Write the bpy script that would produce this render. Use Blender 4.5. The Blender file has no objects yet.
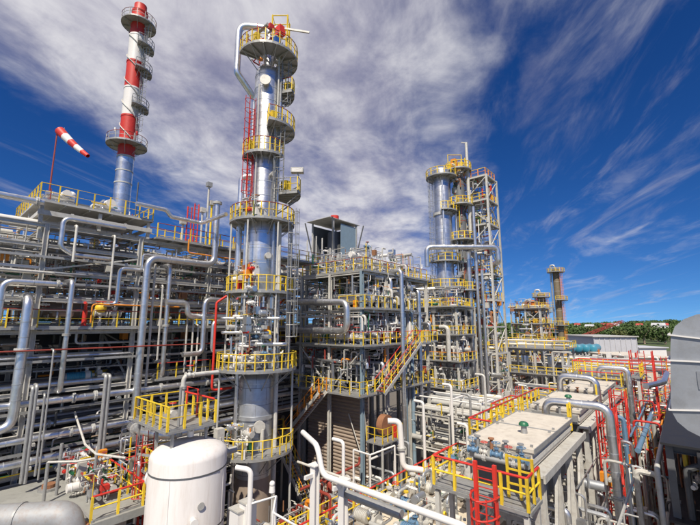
import bpy, math, random
from mathutils import Vector as V
S = bpy.context.scene
COL = S.collection
PI = math.pi
rad = math.radians

# ------------------------------------------------------------------ camera, sky, sun, exposure
H = 16.0
FPX = 380.0
PITCH = math.atan(61.5 / 380)
YAW = rad(41)
cam_d = bpy.data.cameras.new('camera')
cam_d.sensor_width = 36
cam_d.lens = 36 * FPX / 700
cam_d.clip_start = 0.2
cam_d.clip_end = 6000
cam = bpy.data.objects.new('camera', cam_d)
COL.objects.link(cam)
cam.location = (0, 0, H)
cam.rotation_euler = (PI / 2 + PITCH, 0, YAW)
S.camera = cam

SUN_AZ = rad(148)      # compass angle of the sun, measured from +Y towards +X
SUN_EL = rad(53)
world = bpy.data.worlds.new('World')
S.world = world
world.use_nodes = True
wn, wl = world.node_tree.nodes, world.node_tree.links
wn.clear()


def wnode(t, **k):
    n = wn.new(t)
    for a, b in k.items():
        setattr(n, a, b)
    return n


def wmath(op, a, b=None, c=None, clamp=False):
    n = wnode('ShaderNodeMath', operation=op)
    n.use_clamp = clamp
    for i, s in enumerate((a, b, c)):
        if s is None:
            continue
        if isinstance(s, (int, float)):
            n.inputs[i].default_value = s
        else:
            wl.new(s, n.inputs[i])
    return n.outputs[0]


def wsmooth(v, lo, hi, a=0.0, b=1.0):
    n = wnode('ShaderNodeMapRange', interpolation_type='SMOOTHSTEP')
    wl.new(v, n.inputs[0])
    for i, s in enumerate((lo, hi, a, b)):
        n.inputs[i + 1].default_value = s
    return n.outputs[0]


sky = wnode('ShaderNodeTexSky', sky_type='NISHITA')
sky.sun_disc = False
sky.sun_elevation = SUN_EL
sky.sun_rotation = SUN_AZ
sky.altitude = 600
sky.air_density = 1.0
sky.dust_density = 0.0
sky.ozone_density = 1.6
tc0 = wnode('ShaderNodeTexCoord')
lift = wnode('ShaderNodeVectorMath', operation='ADD')     # clear dry air: no pale band at the horizon
lift.inputs[1].default_value = (0, 0, 0.115)
wl.new(tc0.outputs['Generated'], lift.inputs[0])
nrm_ = wnode('ShaderNodeVectorMath', operation='NORMALIZE')
wl.new(lift.outputs[0], nrm_.inputs[0])
wl.new(nrm_.outputs[0], sky.inputs['Vector'])
hsv = wnode('ShaderNodeHueSaturation')
hsv.inputs['Saturation'].default_value = 1.30
hsv.inputs['Value'].default_value = 0.95
hsv.inputs['Hue'].default_value = 0.503
wl.new(sky.outputs[0], hsv.inputs['Color'])
gam = wnode('ShaderNodeGamma')
gam.inputs['Gamma'].default_value = 1.30
wl.new(hsv.outputs[0], gam.inputs['Color'])
tint = wnode('ShaderNodeMix', data_type='RGBA', blend_type='MULTIPLY')
tint.inputs[0].default_value = 1.0
wl.new(gam.outputs[0], tint.inputs[6])
tint.inputs[7].default_value = (0.72, 0.88, 1.02, 1)
tc = wnode('ShaderNodeTexCoord')
sep = wnode('ShaderNodeSeparateXYZ')
wl.new(tc.outputs['Generated'], sep.inputs[0])
zc = wmath('MAXIMUM', sep.outputs[2], 0.0)
zc = wmath('ADD', zc, 0.10)
STR_AZ = rad(-29)            # cirrus streets run along this compass direction
sx, sy = math.sin(STR_AZ), math.cos(STR_AZ)
du = wmath('ADD', wmath('MULTIPLY', sep.outputs[0], sx), wmath('MULTIPLY', sep.outputs[1], sy))
dv = wmath('SUBTRACT', wmath('MULTIPLY', sep.outputs[0], sy), wmath('MULTIPLY', sep.outputs[1], sx))
pu = wmath('DIVIDE', du, zc)
pv = wmath('DIVIDE', dv, zc)


def wnoise(su, sv, off, detail, rough, dist):
    cmb = wnode('ShaderNodeCombineXYZ')
    wl.new(wmath('MULTIPLY', pu, su), cmb.inputs[0])
    wl.new(wmath('MULTIPLY', pv, sv), cmb.inputs[1])
    cmb.inputs[2].default_value = off
    n = wnode('ShaderNodeTexNoise')
    n.inputs['Scale'].default_value = 1.0
    n.inputs['Detail'].default_value = detail
    n.inputs['Roughness'].default_value = rough
    n.inputs['Distortion'].default_value = dist
    wl.new(cmb.outputs[0], n.inputs['Vector'])
    return n.outputs['Fac']


nA = wnoise(1.05, 1.3, 3.1, 9, 0.60, 0.4)      # big soft masses
nB = wnoise(0.8, 3.2, 7.7, 9, 0.62, 0.8)      # streaks
nC = wnoise(3.0, 3.8, 1.3, 10, 0.62, 0.3)       # mottling
# one broad cloud street overhead (a band across the streets) and thin veils on both sides
band = wmath('MULTIPLY', wsmooth(pv, -1.75, -0.85), wsmooth(pv, 0.55, -0.35))
band2 = wsmooth(pu, 1.5, 0.8)
cover = wmath('ADD', band, wmath('MULTIPLY', band2, 0.12))
m = wmath('ADD', wmath('MULTIPLY', nA, 0.62), wmath('MULTIPLY', nB, 0.16))
m = wmath('ADD', m, wmath('MULTIPLY', nC, 0.32))
dens = wmath('ADD', m, wmath('MULTIPLY', cover, 0.37))
dens = wsmooth(dens, 0.58, 1.0)
thin = wmath('MULTIPLY', wsmooth(nB, 0.47, 0.76), 0.40)
dens = wmath('MAXIMUM', dens, thin)
dens = wmath('MULTIPLY', dens, 0.92)
shade = wsmooth(wmath('ADD', wmath('MULTIPLY', nC, 0.5), wmath('MULTIPLY', nA, 0.5)), 0.35, 0.65)
crmp = wnode('ShaderNodeMix', data_type='RGBA')
wl.new(shade, crmp.inputs[0])
crmp.inputs[6].default_value = (5.6, 5.4, 7.0, 1)
crmp.inputs[7].default_value = (12.5, 12.3, 12.6, 1)
cmix = wnode('ShaderNodeMix', data_type='RGBA')
wl.new(dens, cmix.inputs[0])
wl.new(tint.outputs[2], cmix.inputs[6])
wl.new(crmp.outputs[2], cmix.inputs[7])
bg = wnode('ShaderNodeBackground')
bg.inputs['Strength'].default_value = 0.058
wl.new(cmix.outputs[2], bg.inputs['Color'])
wo = wnode('ShaderNodeOutputWorld')
wl.new(bg.outputs[0], wo.inputs['Surface'])

sun_d = bpy.data.lights.new('sun', 'SUN')
sun_d.energy = 5.0
sun_d.angle = rad(0.5)
sun_d.color = (1.0, 0.92, 0.79)
sun = bpy.data.objects.new('sun', sun_d)
COL.objects.link(sun)
sdir = V((math.sin(SUN_AZ) * math.cos(SUN_EL), math.cos(SUN_AZ) * math.cos(SUN_EL), math.sin(SUN_EL)))
sun.rotation_euler = sdir.to_track_quat('Z', 'Y').to_euler()
sun.location = (0, 0, 80)
S.view_settings.view_transform = 'Standard'
S.view_settings.look = 'None'
S.view_settings.exposure = 0.2
S.view_settings.gamma = 1
S.view_settings.use_curve_mapping = False

# ------------------------------------------------------------------ pixel -> place helpers (a pixel gives a direction, the plane gives the place)
Fv = V((-math.sin(YAW), math.cos(YAW), 0))
Rv = V((math.cos(YAW), math.sin(YAW), 0))
CP, SP = math.cos(PITCH), math.sin(PITCH)


def ray(x, y):
    u = (x - 350) / FPX
    v = (262.5 - y) / FPX
    return Fv * (CP - v * SP) + Rv * u + V((0, 0, SP + v * CP))


def atD(x, y, d):
    r = ray(x, y)
    return V((0, 0, H)) + r * (d / r.dot(Fv))


def atX(x, y, X):
    r = ray(x, y)
    return V((0, 0, H)) + r * (X / r.x)


def atY(x, y, Y):
    r = ray(x, y)
    return V((0, 0, H)) + r * (Y / r.y)


def atZ(x, y, Z):
    r = ray(x, y)
    return V((0, 0, H)) + r * ((Z - H) / r.z)


def pxof(p):
    q = V(p) - V((0, 0, H))
    d = q.dot(Fv) * CP + q.z * SP
    return 350 + FPX * q.dot(Rv) / d


# ------------------------------------------------------------------ materials
MATS = {}


def mat(name, col, rough=0.5, metal=0.0, var=0.12, scale=1.5, bump=0.0, dirt=0.0, dirtcol=(0.09, 0.06, 0.04), spec=0.5, rnd=0.08, streak=False):
    m = bpy.data.materials.new(name)
    m.use_nodes = True
    nt = m.node_tree
    N, L = nt.nodes, nt.links
    b = N['Principled BSDF']
    b.inputs['Metallic'].default_value = metal
    b.inputs['Specular IOR Level'].default_value = spec
    tcx = N.new('ShaderNodeTexCoord')
    geo = N.new('ShaderNodeNewGeometry')
    mp = N.new('ShaderNodeMapping')
    L.new(geo.outputs['Position'], mp.inputs['Vector'])
    if streak:
        mp.inputs['Scale'].default_value = (1, 1, 0.12)
    n1 = N.new('ShaderNodeTexNoise')
    n1.inputs['Scale'].default_value = scale
    n1.inputs['Detail'].default_value = 7
    n1.inputs['Roughness'].default_value = 0.65
    L.new(mp.outputs[0], n1.inputs['Vector'])
    oi = N.new('ShaderNodeObjectInfo')
    # brightness = 1 + var*(noise-.5)*2 + rnd*(random-.5)*2
    a = N.new('ShaderNodeMath'); a.operation = 'MULTIPLY_ADD'
    L.new(n1.outputs['Fac'], a.inputs[0]); a.inputs[1].default_value = 2 * var; a.inputs[2].default_value = 1 - var
    c = N.new('ShaderNodeMath'); c.operation = 'MULTIPLY_ADD'
    L.new(oi.outputs['Random'], c.inputs[0]); c.inputs[1].default_value = 2 * rnd; L.new(a.outputs[0], c.inputs[2])
    d = N.new('ShaderNodeMath'); d.operation = 'SUBTRACT'
    L.new(c.outputs[0], d.inputs[0]); d.inputs[1].default_value = rnd
    mx = N.new('ShaderNodeMix'); mx.data_type = 'RGBA'; mx.blend_type = 'MULTIPLY'
    mx.inputs[0].default_value = 1.0
    mx.inputs[6].default_value = (*col, 1)
    L.new(d.outputs[0], mx.inputs[7])
    out = mx.outputs[2]
    if dirt > 0:
        n2 = N.new('ShaderNodeTexNoise')
        n2.inputs['Scale'].default_value = scale * 2.3
        n2.inputs['Detail'].default_value = 9
        n2.inputs['Roughness'].default_value = 0.72
        L.new(mp.outputs[0], n2.inputs['Vector'])
        mr = N.new('ShaderNodeMapRange')
        L.new(n2.outputs['Fac'], mr.inputs[0])
        mr.inputs[1].default_value = 0.48
        mr.inputs[2].default_value = 0.75
        mr.inputs[3].default_value = 0
        mr.inputs[4].default_value = dirt
        m2 = N.new('ShaderNodeMix'); m2.data_type = 'RGBA'
        L.new(mr.outputs[0], m2.inputs[0])
        L.new(out, m2.inputs[6])
        m2.inputs[7].default_value = (*dirtcol, 1)
        out = m2.outputs[2]
    L.new(out, b.inputs['Base Color'])
    rr = N.new('ShaderNodeMapRange')
    L.new(n1.outputs['Fac'], rr.inputs[0])
    rr.inputs[3].default_value = max(0.05, rough - 0.12)
    rr.inputs[4].default_value = min(1, rough + 0.12)
    L.new(rr.outputs[0], b.inputs['Roughness'])
    if bump > 0:
        bp = N.new('ShaderNodeBump')
        bp.inputs['Strength'].default_value = bump
        bp.inputs['Distance'].default_value = 0.05
        n3 = N.new('ShaderNodeTexNoise')
        n3.inputs['Scale'].default_value = scale * 4
        n3.inputs['Detail'].default_value = 5
        L.new(geo.outputs['Position'], n3.inputs['Vector'])
        L.new(n3.outputs['Fac'], bp.inputs['Height'])
        L.new(bp.outputs[0], b.inputs['Normal'])
    MATS[name] = m
    return m


mat('alu', (0.74, 0.745, 0.75), 0.33, 0.9, 0.2, 1.1, 0.16, 0.5, (0.34, 0.32, 0.30), rnd=0.10)
mat('alu_dull', (0.56, 0.58, 0.60), 0.46, 0.75, 0.18, 1.2, 0.1, 0.35, (0.22, 0.20, 0.18), rnd=0.12)
mat('steel', (0.46, 0.455, 0.43), 0.55, 0.1, 0.16, 1.2, 0.0, 0.40, (0.16, 0.12, 0.09), rnd=0.14)
mat('steel_light', (0.54, 0.525, 0.48), 0.55, 0.1, 0.2, 1.6, 0.0, 0.55, (0.22, 0.16, 0.11), rnd=0.14)
mat('steel_dark', (0.12, 0.125, 0.13), 0.6, 0.1, 0.2, 1.2, 0.0, 0.35, (0.05, 0.04, 0.03), rnd=0.15)
mat('bluegrey', (0.22, 0.30, 0.36), 0.45, 0.0, 0.14, 1.0, 0.0, 0.3, (0.15, 0.15, 0.14))
mat('galv', (0.36, 0.36, 0.35), 0.5, 0.35, 0.22, 3, 0.0, 0.45, (0.14, 0.12, 0.1))
mat('yellow', (0.76, 0.53, 0.03), 0.5, 0.0, 0.22, 2.6, 0.0, 0.55, (0.30, 0.17, 0.05), rnd=0.18)
mat('orange', (0.75, 0.26, 0.02), 0.45, 0.0, 0.14, 2.0, 0.0, 0.3, (0.25, 0.1, 0.03))
mat('red', (0.58, 0.034, 0.022), 0.5, 0.0, 0.24, 2.6, 0.0, 0.5, (0.24, 0.05, 0.035), rnd=0.15)
mat('maroon', (0.28, 0.045, 0.03), 0.5, 0.0, 0.16, 2.0, 0.0, 0.3, (0.1, 0.05, 0.04))
mat('white', (0.74, 0.715, 0.68), 0.40, 0.0, 0.05, 0.7, 0.0, 0.16, (0.50, 0.42, 0.34), rnd=0.03)
mat('white_streaked', (0.72, 0.685, 0.655), 0.55, 0.0, 0.09, 1.8, 0.0, 0.42, (0.45, 0.36, 0.29), rnd=0.02, streak=True)
mat('cream', (0.58, 0.53, 0.45), 0.65, 0.0, 0.2, 1.1, 0.1, 0.6, (0.33, 0.27, 0.21), rnd=0.05)
mat('concrete', (0.32, 0.27, 0.22), 0.85, 0.0, 0.2, 0.6, 0.2, 0.35, (0.18, 0.15, 0.12))
mat('concrete_pale', (0.62, 0.54, 0.42), 0.85, 0.0, 0.16, 0.8, 0.2, 0.35, (0.30, 0.24, 0.18))
mat('slab_grey', (0.27, 0.27, 0.25), 0.85, 0.0, 0.2, 0.8, 0.2, 0.45, (0.12, 0.115, 0.10))
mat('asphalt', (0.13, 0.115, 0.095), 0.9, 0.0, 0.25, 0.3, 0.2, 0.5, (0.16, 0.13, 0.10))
mat('cladding', (0.37, 0.295, 0.235), 0.55, 0.25, 0.14, 0.8, 0.0, 0.3, (0.2, 0.16, 0.13))
mat('black', (0.018, 0.018, 0.02), 0.6, 0.0, 0.2, 2.0)
mat('shade_dark', (0.05, 0.05, 0.055), 0.6, 0.2, 0.25, 0.8, 0.0, 0.4, (0.03, 0.025, 0.02))  # near-black wall colour that stands in for shade
mat('rust', (0.30, 0.14, 0.07), 0.8, 0.1, 0.3, 1.5, 0.2, 0.5, (0.12, 0.05, 0.03))
mat('brown', (0.30, 0.22, 0.16), 0.7, 0.0, 0.2, 1.0, 0.0, 0.4, (0.14, 0.1, 0.07))
mat('green', (0.02, 0.13, 0.06), 0.4, 0.0, 0.12, 2.0, 0.0, 0.2)
mat('blue', (0.03, 0.10, 0.34), 0.4, 0.0, 0.12, 2.0, 0.0, 0.2)
mat('bluepaint', (0.12, 0.22, 0.34), 0.4, 0.0, 0.12, 2.0, 0.0, 0.3, (0.12, 0.13, 0.14))
mat('teal', (0.04, 0.24, 0.34), 0.4, 0.0, 0.12, 2.0, 0.0, 0.3, (0.05, 0.12, 0.13))
mat('duct_grey', (0.34, 0.355, 0.38), 0.5, 0.45, 0.2, 0.9, 0.08, 0.45, (0.22, 0.21, 0.20))
mat('weathered', (0.34, 0.345, 0.35), 0.62, 0.25, 0.25, 1.6, 0.1, 0.55, (0.26, 0.16, 0.09))
mat('glass', (0.03, 0.05, 0.07), 0.12, 0.0, 0.05, 1.0, spec=0.8)
mat('leaf_far', (0.055, 0.095, 0.022), 0.8, 0.0, 0.35, 0.10, 0.0, 0.35, (0.025, 0.05, 0.015), rnd=0.25)
mat('leaf_yellow', (0.11, 0.125, 0.035), 0.8, 0.0, 0.3, 0.10, 0.0, 0.3, (0.05, 0.06, 0.02), rnd=0.25)
mat('hill', (0.06, 0.085, 0.03), 0.9, 0.0, 0.4, 0.02, 0.0, 0.5, (0.12, 0.10, 0.06))
mat('umber', (0.17, 0.135, 0.085), 0.7, 0.1, 0.25, 0.8, 0.0, 0.4, (0.10, 0.06, 0.04))
mat('roof_red', (0.40, 0.06, 0.05), 0.6, 0.0, 0.2, 0.3)
mat('shed_grey', (0.50, 0.50, 0.52), 0.6, 0.1, 0.1, 0.4, 0.0, 0.3, (0.3, 0.27, 0.24))
mat('house', (0.62, 0.58, 0.52), 0.8, 0.0, 0.1, 0.3, rnd=0.2)

def sheeted(name, src, r, w=1.5, h=1.15):
    """the metal of src with overlapping cladding sheets wrapped round a vertical shell (object origin on its axis)"""
    m = MATS[src].copy()
    m.name = name
    N, L = m.node_tree.nodes, m.node_tree.links
    b = N['Principled BSDF']
    t = N.new('ShaderNodeTexCoord')
    sx_ = N.new('ShaderNodeSeparateXYZ'); L.new(t.outputs['Object'], sx_.inputs[0])
    at = N.new('ShaderNodeMath'); at.operation = 'ARCTAN2'
    L.new(sx_.outputs[1], at.inputs[0]); L.new(sx_.outputs[0], at.inputs[1])
    mu = N.new('ShaderNodeMath'); mu.operation = 'MULTIPLY'; L.new(at.outputs[0], mu.inputs[0]); mu.inputs[1].default_value = r
    cb = N.new('ShaderNodeCombineXYZ'); L.new(mu.outputs[0], cb.inputs[0]); L.new(sx_.outputs[2], cb.inputs[1])
    br = N.new('ShaderNodeTexBrick')
    br.inputs['Scale'].default_value = 1.0
    br.inputs['Brick Width'].default_value = w
    br.inputs['Row Height'].default_value = h
    br.inputs['Mortar Size'].default_value = 0.014
    br.inputs['Color1'].default_value = (.78, .78, .79, 1)
    br.inputs['Color2'].default_value = (1.06, 1.06, 1.05, 1)
    br.inputs['Mortar'].default_value = (.45, .44, .43, 1)
    L.new(cb.outputs[0], br.inputs['Vector'])
    mx = N.new('ShaderNodeMix'); mx.data_type = 'RGBA'; mx.blend_type = 'MULTIPLY'; mx.inputs[0].default_value = 1
    src_sock = b.inputs['Base Color'].links[0].from_socket
    L.new(src_sock, mx.inputs[6]); L.new(br.outputs['Color'], mx.inputs[7])
    L.new(mx.outputs[2], b.inputs['Base Color'])
    old = b.inputs['Roughness'].links[0].from_socket
    ad = N.new('ShaderNodeMath'); ad.operation = 'MULTIPLY_ADD'
    L.new(br.outputs['Fac'], ad.inputs[0]); ad.inputs[1].default_value = .3; L.new(old, ad.inputs[2])
    L.new(ad.outputs[0], b.inputs['Roughness'])
    MATS[name] = m


sheeted('alu_sheet', 'alu', 1.1)
sheeted('alu_dull_sheet', 'alu_dull', 1.2)

# ------------------------------------------------------------------ mesh builder
W = {}      # world position of every object's origin


class MB:
    def __init__(s):
        s.v = []
        s.f = []

    def add(s, vs, fs):
        o = len(s.v)
        s.v.extend(vs)
        s.f.extend([tuple(i + o for i in q) for q in fs])
        return s

    def box(s, x0, x1, y0, y1, z0, z1):
        return s.add([(x0, y0, z0), (x1, y0, z0), (x1, y1, z0), (x0, y1, z0), (x0, y0, z1), (x1, y0, z1), (x1, y1, z1), (x0, y1, z1)],
                     [(3, 2, 1, 0), (4, 5, 6, 7), (0, 1, 5, 4), (1, 2, 6, 5), (2, 3, 7, 6), (3, 0, 4, 7)])

    def frame_of(s, p, q, up=None):
        d = (V(q) - V(p)).normalized()
        if up is None:
            up = V((0, 0, 1)) if abs(d.z) < 0.9 else V((0, 1, 0))
        a = d.cross(up).normalized()
        b = a.cross(d).normalized()
        return d, a, b

    def bar(s, p, q, w, h, up=None, oa=0, ob=0):
        p, q = V(p), V(q)
        d, a, b = s.frame_of(p, q, up)
        c = a * oa + b * ob
        vs = []
        for e in (p, q):
            for i, j in ((-1, -1), (1, -1), (1, 1), (-1, 1)):
                vs.append(tuple(e + c + a * (i * w / 2) + b * (j * h / 2)))
        return s.add(vs, [(3, 2, 1, 0), (4, 5, 6, 7), (0, 1, 5, 4), (1, 2, 6, 5), (2, 3, 7, 6), (3, 0, 4, 7)])

    def ibeam(s, p, q, w, h, t=0.025, up=None):
        s.bar(p, q, w, t, up, 0, h / 2 - t / 2)
        s.bar(p, q, w, t, up, 0, -h / 2 + t / 2)
        s.bar(p, q, t, h - 2 * t, up)
        return s

    def cyl(s, p, q, r, r2=None, seg=10, cap=True):
        p, q = V(p), V(q)
        r2 = r if r2 is None else r2
        d, a, b = s.frame_of(p, q)
        vs = []
        for e, rr in ((p, r), (q, r2)):
            for k in range(seg):
                t = 2 * PI * k / seg
                vs.append(tuple(e + a * (rr * math.cos(t)) + b * (rr * math.sin(t))))
        fs = [(k, (k + 1) % seg, seg + (k + 1) % seg, seg + k) for k in range(seg)]
        if cap:
            fs += [tuple(range(seg - 1, -1, -1)), tuple(range(seg, 2 * seg))]
        return s.add(vs, fs)

    def tube(s, pts, r, seg=10, bend=None, closed=False, cap=True):
        P = [V(p) for p in pts]
        if bend:
            out = [P[0]]
            for i in range(1, len(P) - 1):
                a, b, c = P[i - 1], P[i], P[i + 1]
                u, w = (a - b), (c - b)
                lu, lw = u.length, w.length
                if lu < 1e-4 or lw < 1e-4:
                    continue
                u /= lu
                w /= lw
                ang = u.angle(w, PI)
                if ang > PI - 0.06:
                    out.append(b)
                    continue
                t = min(bend / math.tan(ang / 2), lu * 0.48, lw * 0.48)
                s0, s1 = b + u * t, b + w * t
                for k in range(7):
                    x = k / 6
                    out.append(s0 * (1 - x) ** 2 + b * 2 * x * (1 - x) * 0.97 + s1 * x * x + (s0 + s1) * 0.5 * (2 * x * (1 - x) * 0.03))
            out.append(P[-1])
            P = out
        n = len(P)
        vs = []
        a = None
        for i in range(n):
            if closed:
                d = (P[(i + 1) % n] - P[i - 1]).normalized()
            elif i == 0:
                d = (P[1] - P[0]).normalized()
            elif i == n - 1:
                d = (P[-1] - P[-2]).normalized()
            else:
                d = ((P[i + 1] - P[i]).normalized() + (P[i] - P[i - 1]).normalized()).normalized()
            if a is None:
                up = V((0, 0, 1)) if abs(d.z) < 0.9 else V((0, 1, 0))
                a = d.cross(up).normalized()
            else:
                a = (a - d * a.dot(d)).normalized()
            b = a.cross(d)
            for k in range(seg):
                t = 2 * PI * k / seg
                vs.append(tuple(P[i] + a * (r * math.cos(t)) + b * (r * math.sin(t))))
        fs = []
        for i in range(n if closed else n - 1):
            j = (i + 1) % n
            for k in range(seg):
                k2 = (k + 1) % seg
                fs.append((i * seg + k2, i * seg + k, j * seg + k, j * seg + k2))
        if cap and not closed:
            fs += [tuple(range(seg)), tuple((n - 1) * seg + k for k in range(seg - 1, -1, -1))]
        return s.add(vs, fs)

    def lathe(s, c, prof, seg=24, a0=0.0, a1=2 * PI):
        """profile of (r, z) turned about the vertical through c"""
        full = abs(a1 - a0 - 2 * PI) < 1e-6
        m_ = seg if full else seg + 1
        vs = []
        for r, z in prof:
            for k in range(m_):
                t = a0 + (a1 - a0) * k / seg
                vs.append((c[0] + r * math.cos(t), c[1] + r * math.sin(t), c[2] + z))
        fs = []
        for i in range(len(prof) - 1):
            for k in range(seg):
                k2 = (k + 1) % m_
                fs.append((i * m_ + k, i * m_ + k2, (i + 1) * m_ + k2, (i + 1) * m_ + k))
        return s.add(vs, fs)

    def annulus(s, c, r0, r1, z0, z1, a0, a1, seg=24):
        return s.lathe((c[0], c[1], 0), [(r0, z0), (r1, z0), (r1, z1), (r0, z1), (r0, z0)], seg, a0, a1)

    def ball(s, c, r, seg=12, rings=7, sz=1.0):
        prof = [(max(1e-4, r * math.sin(PI * k / rings)), -r * sz * math.cos(PI * k / rings)) for k in range(rings + 1)]
        return s.lathe(c, prof, seg)

    def mesh(s, name, mt, smooth=False, origin=(0, 0, 0)):
        me = bpy.data.meshes.new(name)
        ox, oy, oz = origin
        me.from_pydata([(x - ox, y - oy, z - oz) for x, y, z in s.v], [], s.f)
        me.materials.append(MATS[mt])
        if smooth:
            me.polygons.foreach_set('use_smooth', [True] * len(me.polygons))
            try:
                me.set_sharp_from_angle(angle=rad(38))
            except Exception:
                pass
        me.update()
        return me

    def build(s, name, mt, parent=None, smooth=False, origin=None):
        if parent is not None:
            origin = W[parent.name]
        elif origin is None:
            xs = [q[0] for q in s.v]; ys = [q[1] for q in s.v]; zs = [q[2] for q in s.v]
            origin = ((min(xs) + max(xs)) / 2, (min(ys) + max(ys)) / 2, min(zs))
        o = bpy.data.objects.new(name, s.mesh(name, mt, smooth, origin))
        COL.objects.link(o)
        if parent is not None:
            o.parent = parent
        else:
            o.location = origin
        W[o.name] = tuple(origin)
        return o


def inst(name, me, parent, loc, rz=0.0, scale=None):
    o = bpy.data.objects.new(name, me)
    COL.objects.link(o)
    pw = W[parent.name] if parent is not None else (0, 0, 0)
    o.parent = parent
    o.location = (loc[0] - pw[0], loc[1] - pw[1], loc[2] - pw[2])
    o.rotation_euler = (0, 0, rz)
    if scale:
        o.scale = scale
    W[o.name] = tuple(loc)
    return o


def tag(o, label, cat, group=None, kind=None):
    if label:
        o['label'] = label
    if cat:
        o['category'] = cat
    if group:
        o['group'] = group
    if kind:
        o['kind'] = kind
    return o


def thing(name, loc, label, cat, group=None):
    o = bpy.data.objects.new(name, None)
    o.empty_display_size = 0.3
    COL.objects.link(o)
    o.location = loc
    W[o.name] = tuple(loc)
    return tag(o, label, cat, group)


def copy_tree(o, parent=None, loc=None, rz=None, label=None):
    c = o.copy()
    COL.objects.link(c)
    c.parent = parent
    if loc is not None:
        c.location = loc
    if rz is not None:
        c.rotation_euler = (0, 0, rz)
    if label:
        c['label'] = label
    W[c.name] = tuple(c.location)
    for ch in CHILD.get(o.name, ()):
        copy_tree(ch, c)
    return c


CHILD = {}


def remember(o):
    """note the children of a prototype so that copy_tree can walk them"""
    for ch in [x for x in COL.objects if x.parent is o]:
        CHILD.setdefault(o.name, []).append(ch)
        remember(ch)


_ONES = ['', 'first', 'second', 'third', 'fourth', 'fifth', 'sixth', 'seventh', 'eighth', 'ninth', 'tenth', 'eleventh', 'twelfth', 'thirteenth',
         'fourteenth', 'fifteenth', 'sixteenth', 'seventeenth', 'eighteenth', 'nineteenth']
_TENS = ['', '', 'twenty', 'thirty', 'forty', 'fifty', 'sixty', 'seventy', 'eighty', 'ninety']
_TENTH = ['', '', 'twentieth', 'thirtieth', 'fortieth', 'fiftieth', 'sixtieth', 'seventieth', 'eightieth', 'ninetieth']


def nth(n):
    if n < 20:
        return _ONES[n]
    return _TENTH[n // 10] if n % 10 == 0 else _TENS[n // 10] + '-' + _ONES[n % 10]


# ------------------------------------------------------------------ shared part meshes
def _post(mt, h=1.1, w=0.07):
    return MB().box(-w / 2, w / 2, -w / 2, w / 2, 0, h).mesh('post', mt)


POST = {m_: _post(m_) for m_ in ('yellow', 'red', 'galv', 'orange', 'steel_light')}
BIGPOST = {m_: _post(m_, 1.1, 0.10) for m_ in ('yellow', 'red')}
FARPOST = {m_: _post(m_, 1.1, 0.11) for m_ in ('yellow', 'red', 'orange', 'galv')}


def rail(parent, pts, mp='yellow', mr='yellow', sp=1.1, closed=False, h=1.1, rr=0.03, toe=True, posts=None, post_h=1.0):
    """posts, two rails and a toe board along pts (deck level)"""
    P = [V(p) for p in pts]
    if closed:
        P = P + [P[0]]
    me = (posts or POST)[mp]
    last = None
    for i in range(len(P) - 1):
        L = (P[i + 1] - P[i]).length
        n = max(1, round(L / sp))
        for k in range(n + 1):
            q = P[i].lerp(P[i + 1], k / n)
            if last is not None and (q - last).length < sp * 0.6:
                continue
            last = q
            d = P[i + 1] - P[i]
            inst('post', me, parent, q, math.atan2(d.y, d.x))
    b = MB()
    up = V((0, 0, h))
    b.tube([p + up for p in P], rr, 6)
    b.build('handrail', mr, parent)
    MB().tube([p + up * 0.52 for p in P], rr * 0.75, 6).build('mid_rail', mp, parent)
    if toe:
        t = MB()
        for i in range(len(P) - 1):
            t.bar(P[i] + V((0, 0, 0.05)), P[i + 1] + V((0, 0, 0.05)), 0.012, 0.08)
        t.build('toe_board', 'galv', parent)


def arc(c, r, z, a0, a1, n):
    return [V((c[0] + r * math.cos(a0 + (a1 - a0) * k / n), c[1] + r * math.sin(a0 + (a1 - a0) * k / n), z)) for k in range(n + 1)]


def ring_platform(parent, c, z, r0, r1, a0, a1, mp='yellow', mr='yellow', deck='galv', brackets=6, sp=0.9, posts=None, rr=0.026, ends=False, name='platform'):
    seg = max(6, int((a1 - a0) / (2 * PI) * 32))
    b = MB().annulus(c, r0, r1, z - 0.10, z, a0, a1, seg)
    b.annulus(c, r1 + 0.003, r1 + 0.04, z - 0.16, z + 0.02, a0, a1, seg)
    if (a1 - a0) < 2 * PI - 0.01:
        for a in (a0, a1):
            b.bar((c[0] + r0 * math.cos(a), c[1] + r0 * math.sin(a), z - 0.13), (c[0] + r1 * math.cos(a), c[1] + r1 * math.sin(a), z - 0.13), 0.06, 0.2)
    p = b.build(name, deck, parent)
    for i in range(brackets):
        k = MB()
        a = a0 + (a1 - a0) * (i + 0.5) / brackets
        ca, sa = math.cos(a), math.sin(a)
        k.bar((c[0] + r0 * 0.95 * ca, c[1] + r0 * 0.95 * sa, z - 0.2), (c[0] + r1 * ca, c[1] + r1 * sa, z - 0.17), 0.06, 0.12)
        k.bar((c[0] + r0 * 0.95 * ca, c[1] + r0 * 0.95 * sa, z - 0.25 - (r1 - r0) * 0.8), (c[0] + (r1 - 0.1) * ca, c[1] + (r1 - 0.1) * sa, z - 0.22), 0.05, 0.05)
        k.build('bracket', 'galv', p)
    full = (a1 - a0) > 2 * PI - 0.01
    n = max(5, int((a1 - a0) / (2 * PI) * 28))
    pts = arc(c, r1, z, a0, a1, n)
    if full:
        rail(p, pts[:-1], mp, mr, sp, True, posts=posts, rr=rr)
    else:
        if ends:
            pts = [V((c[0] + r0 * math.cos(a0), c[1] + r0 * math.sin(a0), z))] + pts + [V((c[0] + r0 * math.cos(a1), c[1] + r0 * math.sin(a1), z))]
        rail(p, pts, mp, mr, sp, posts=posts, rr=rr)
    return p


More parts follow.
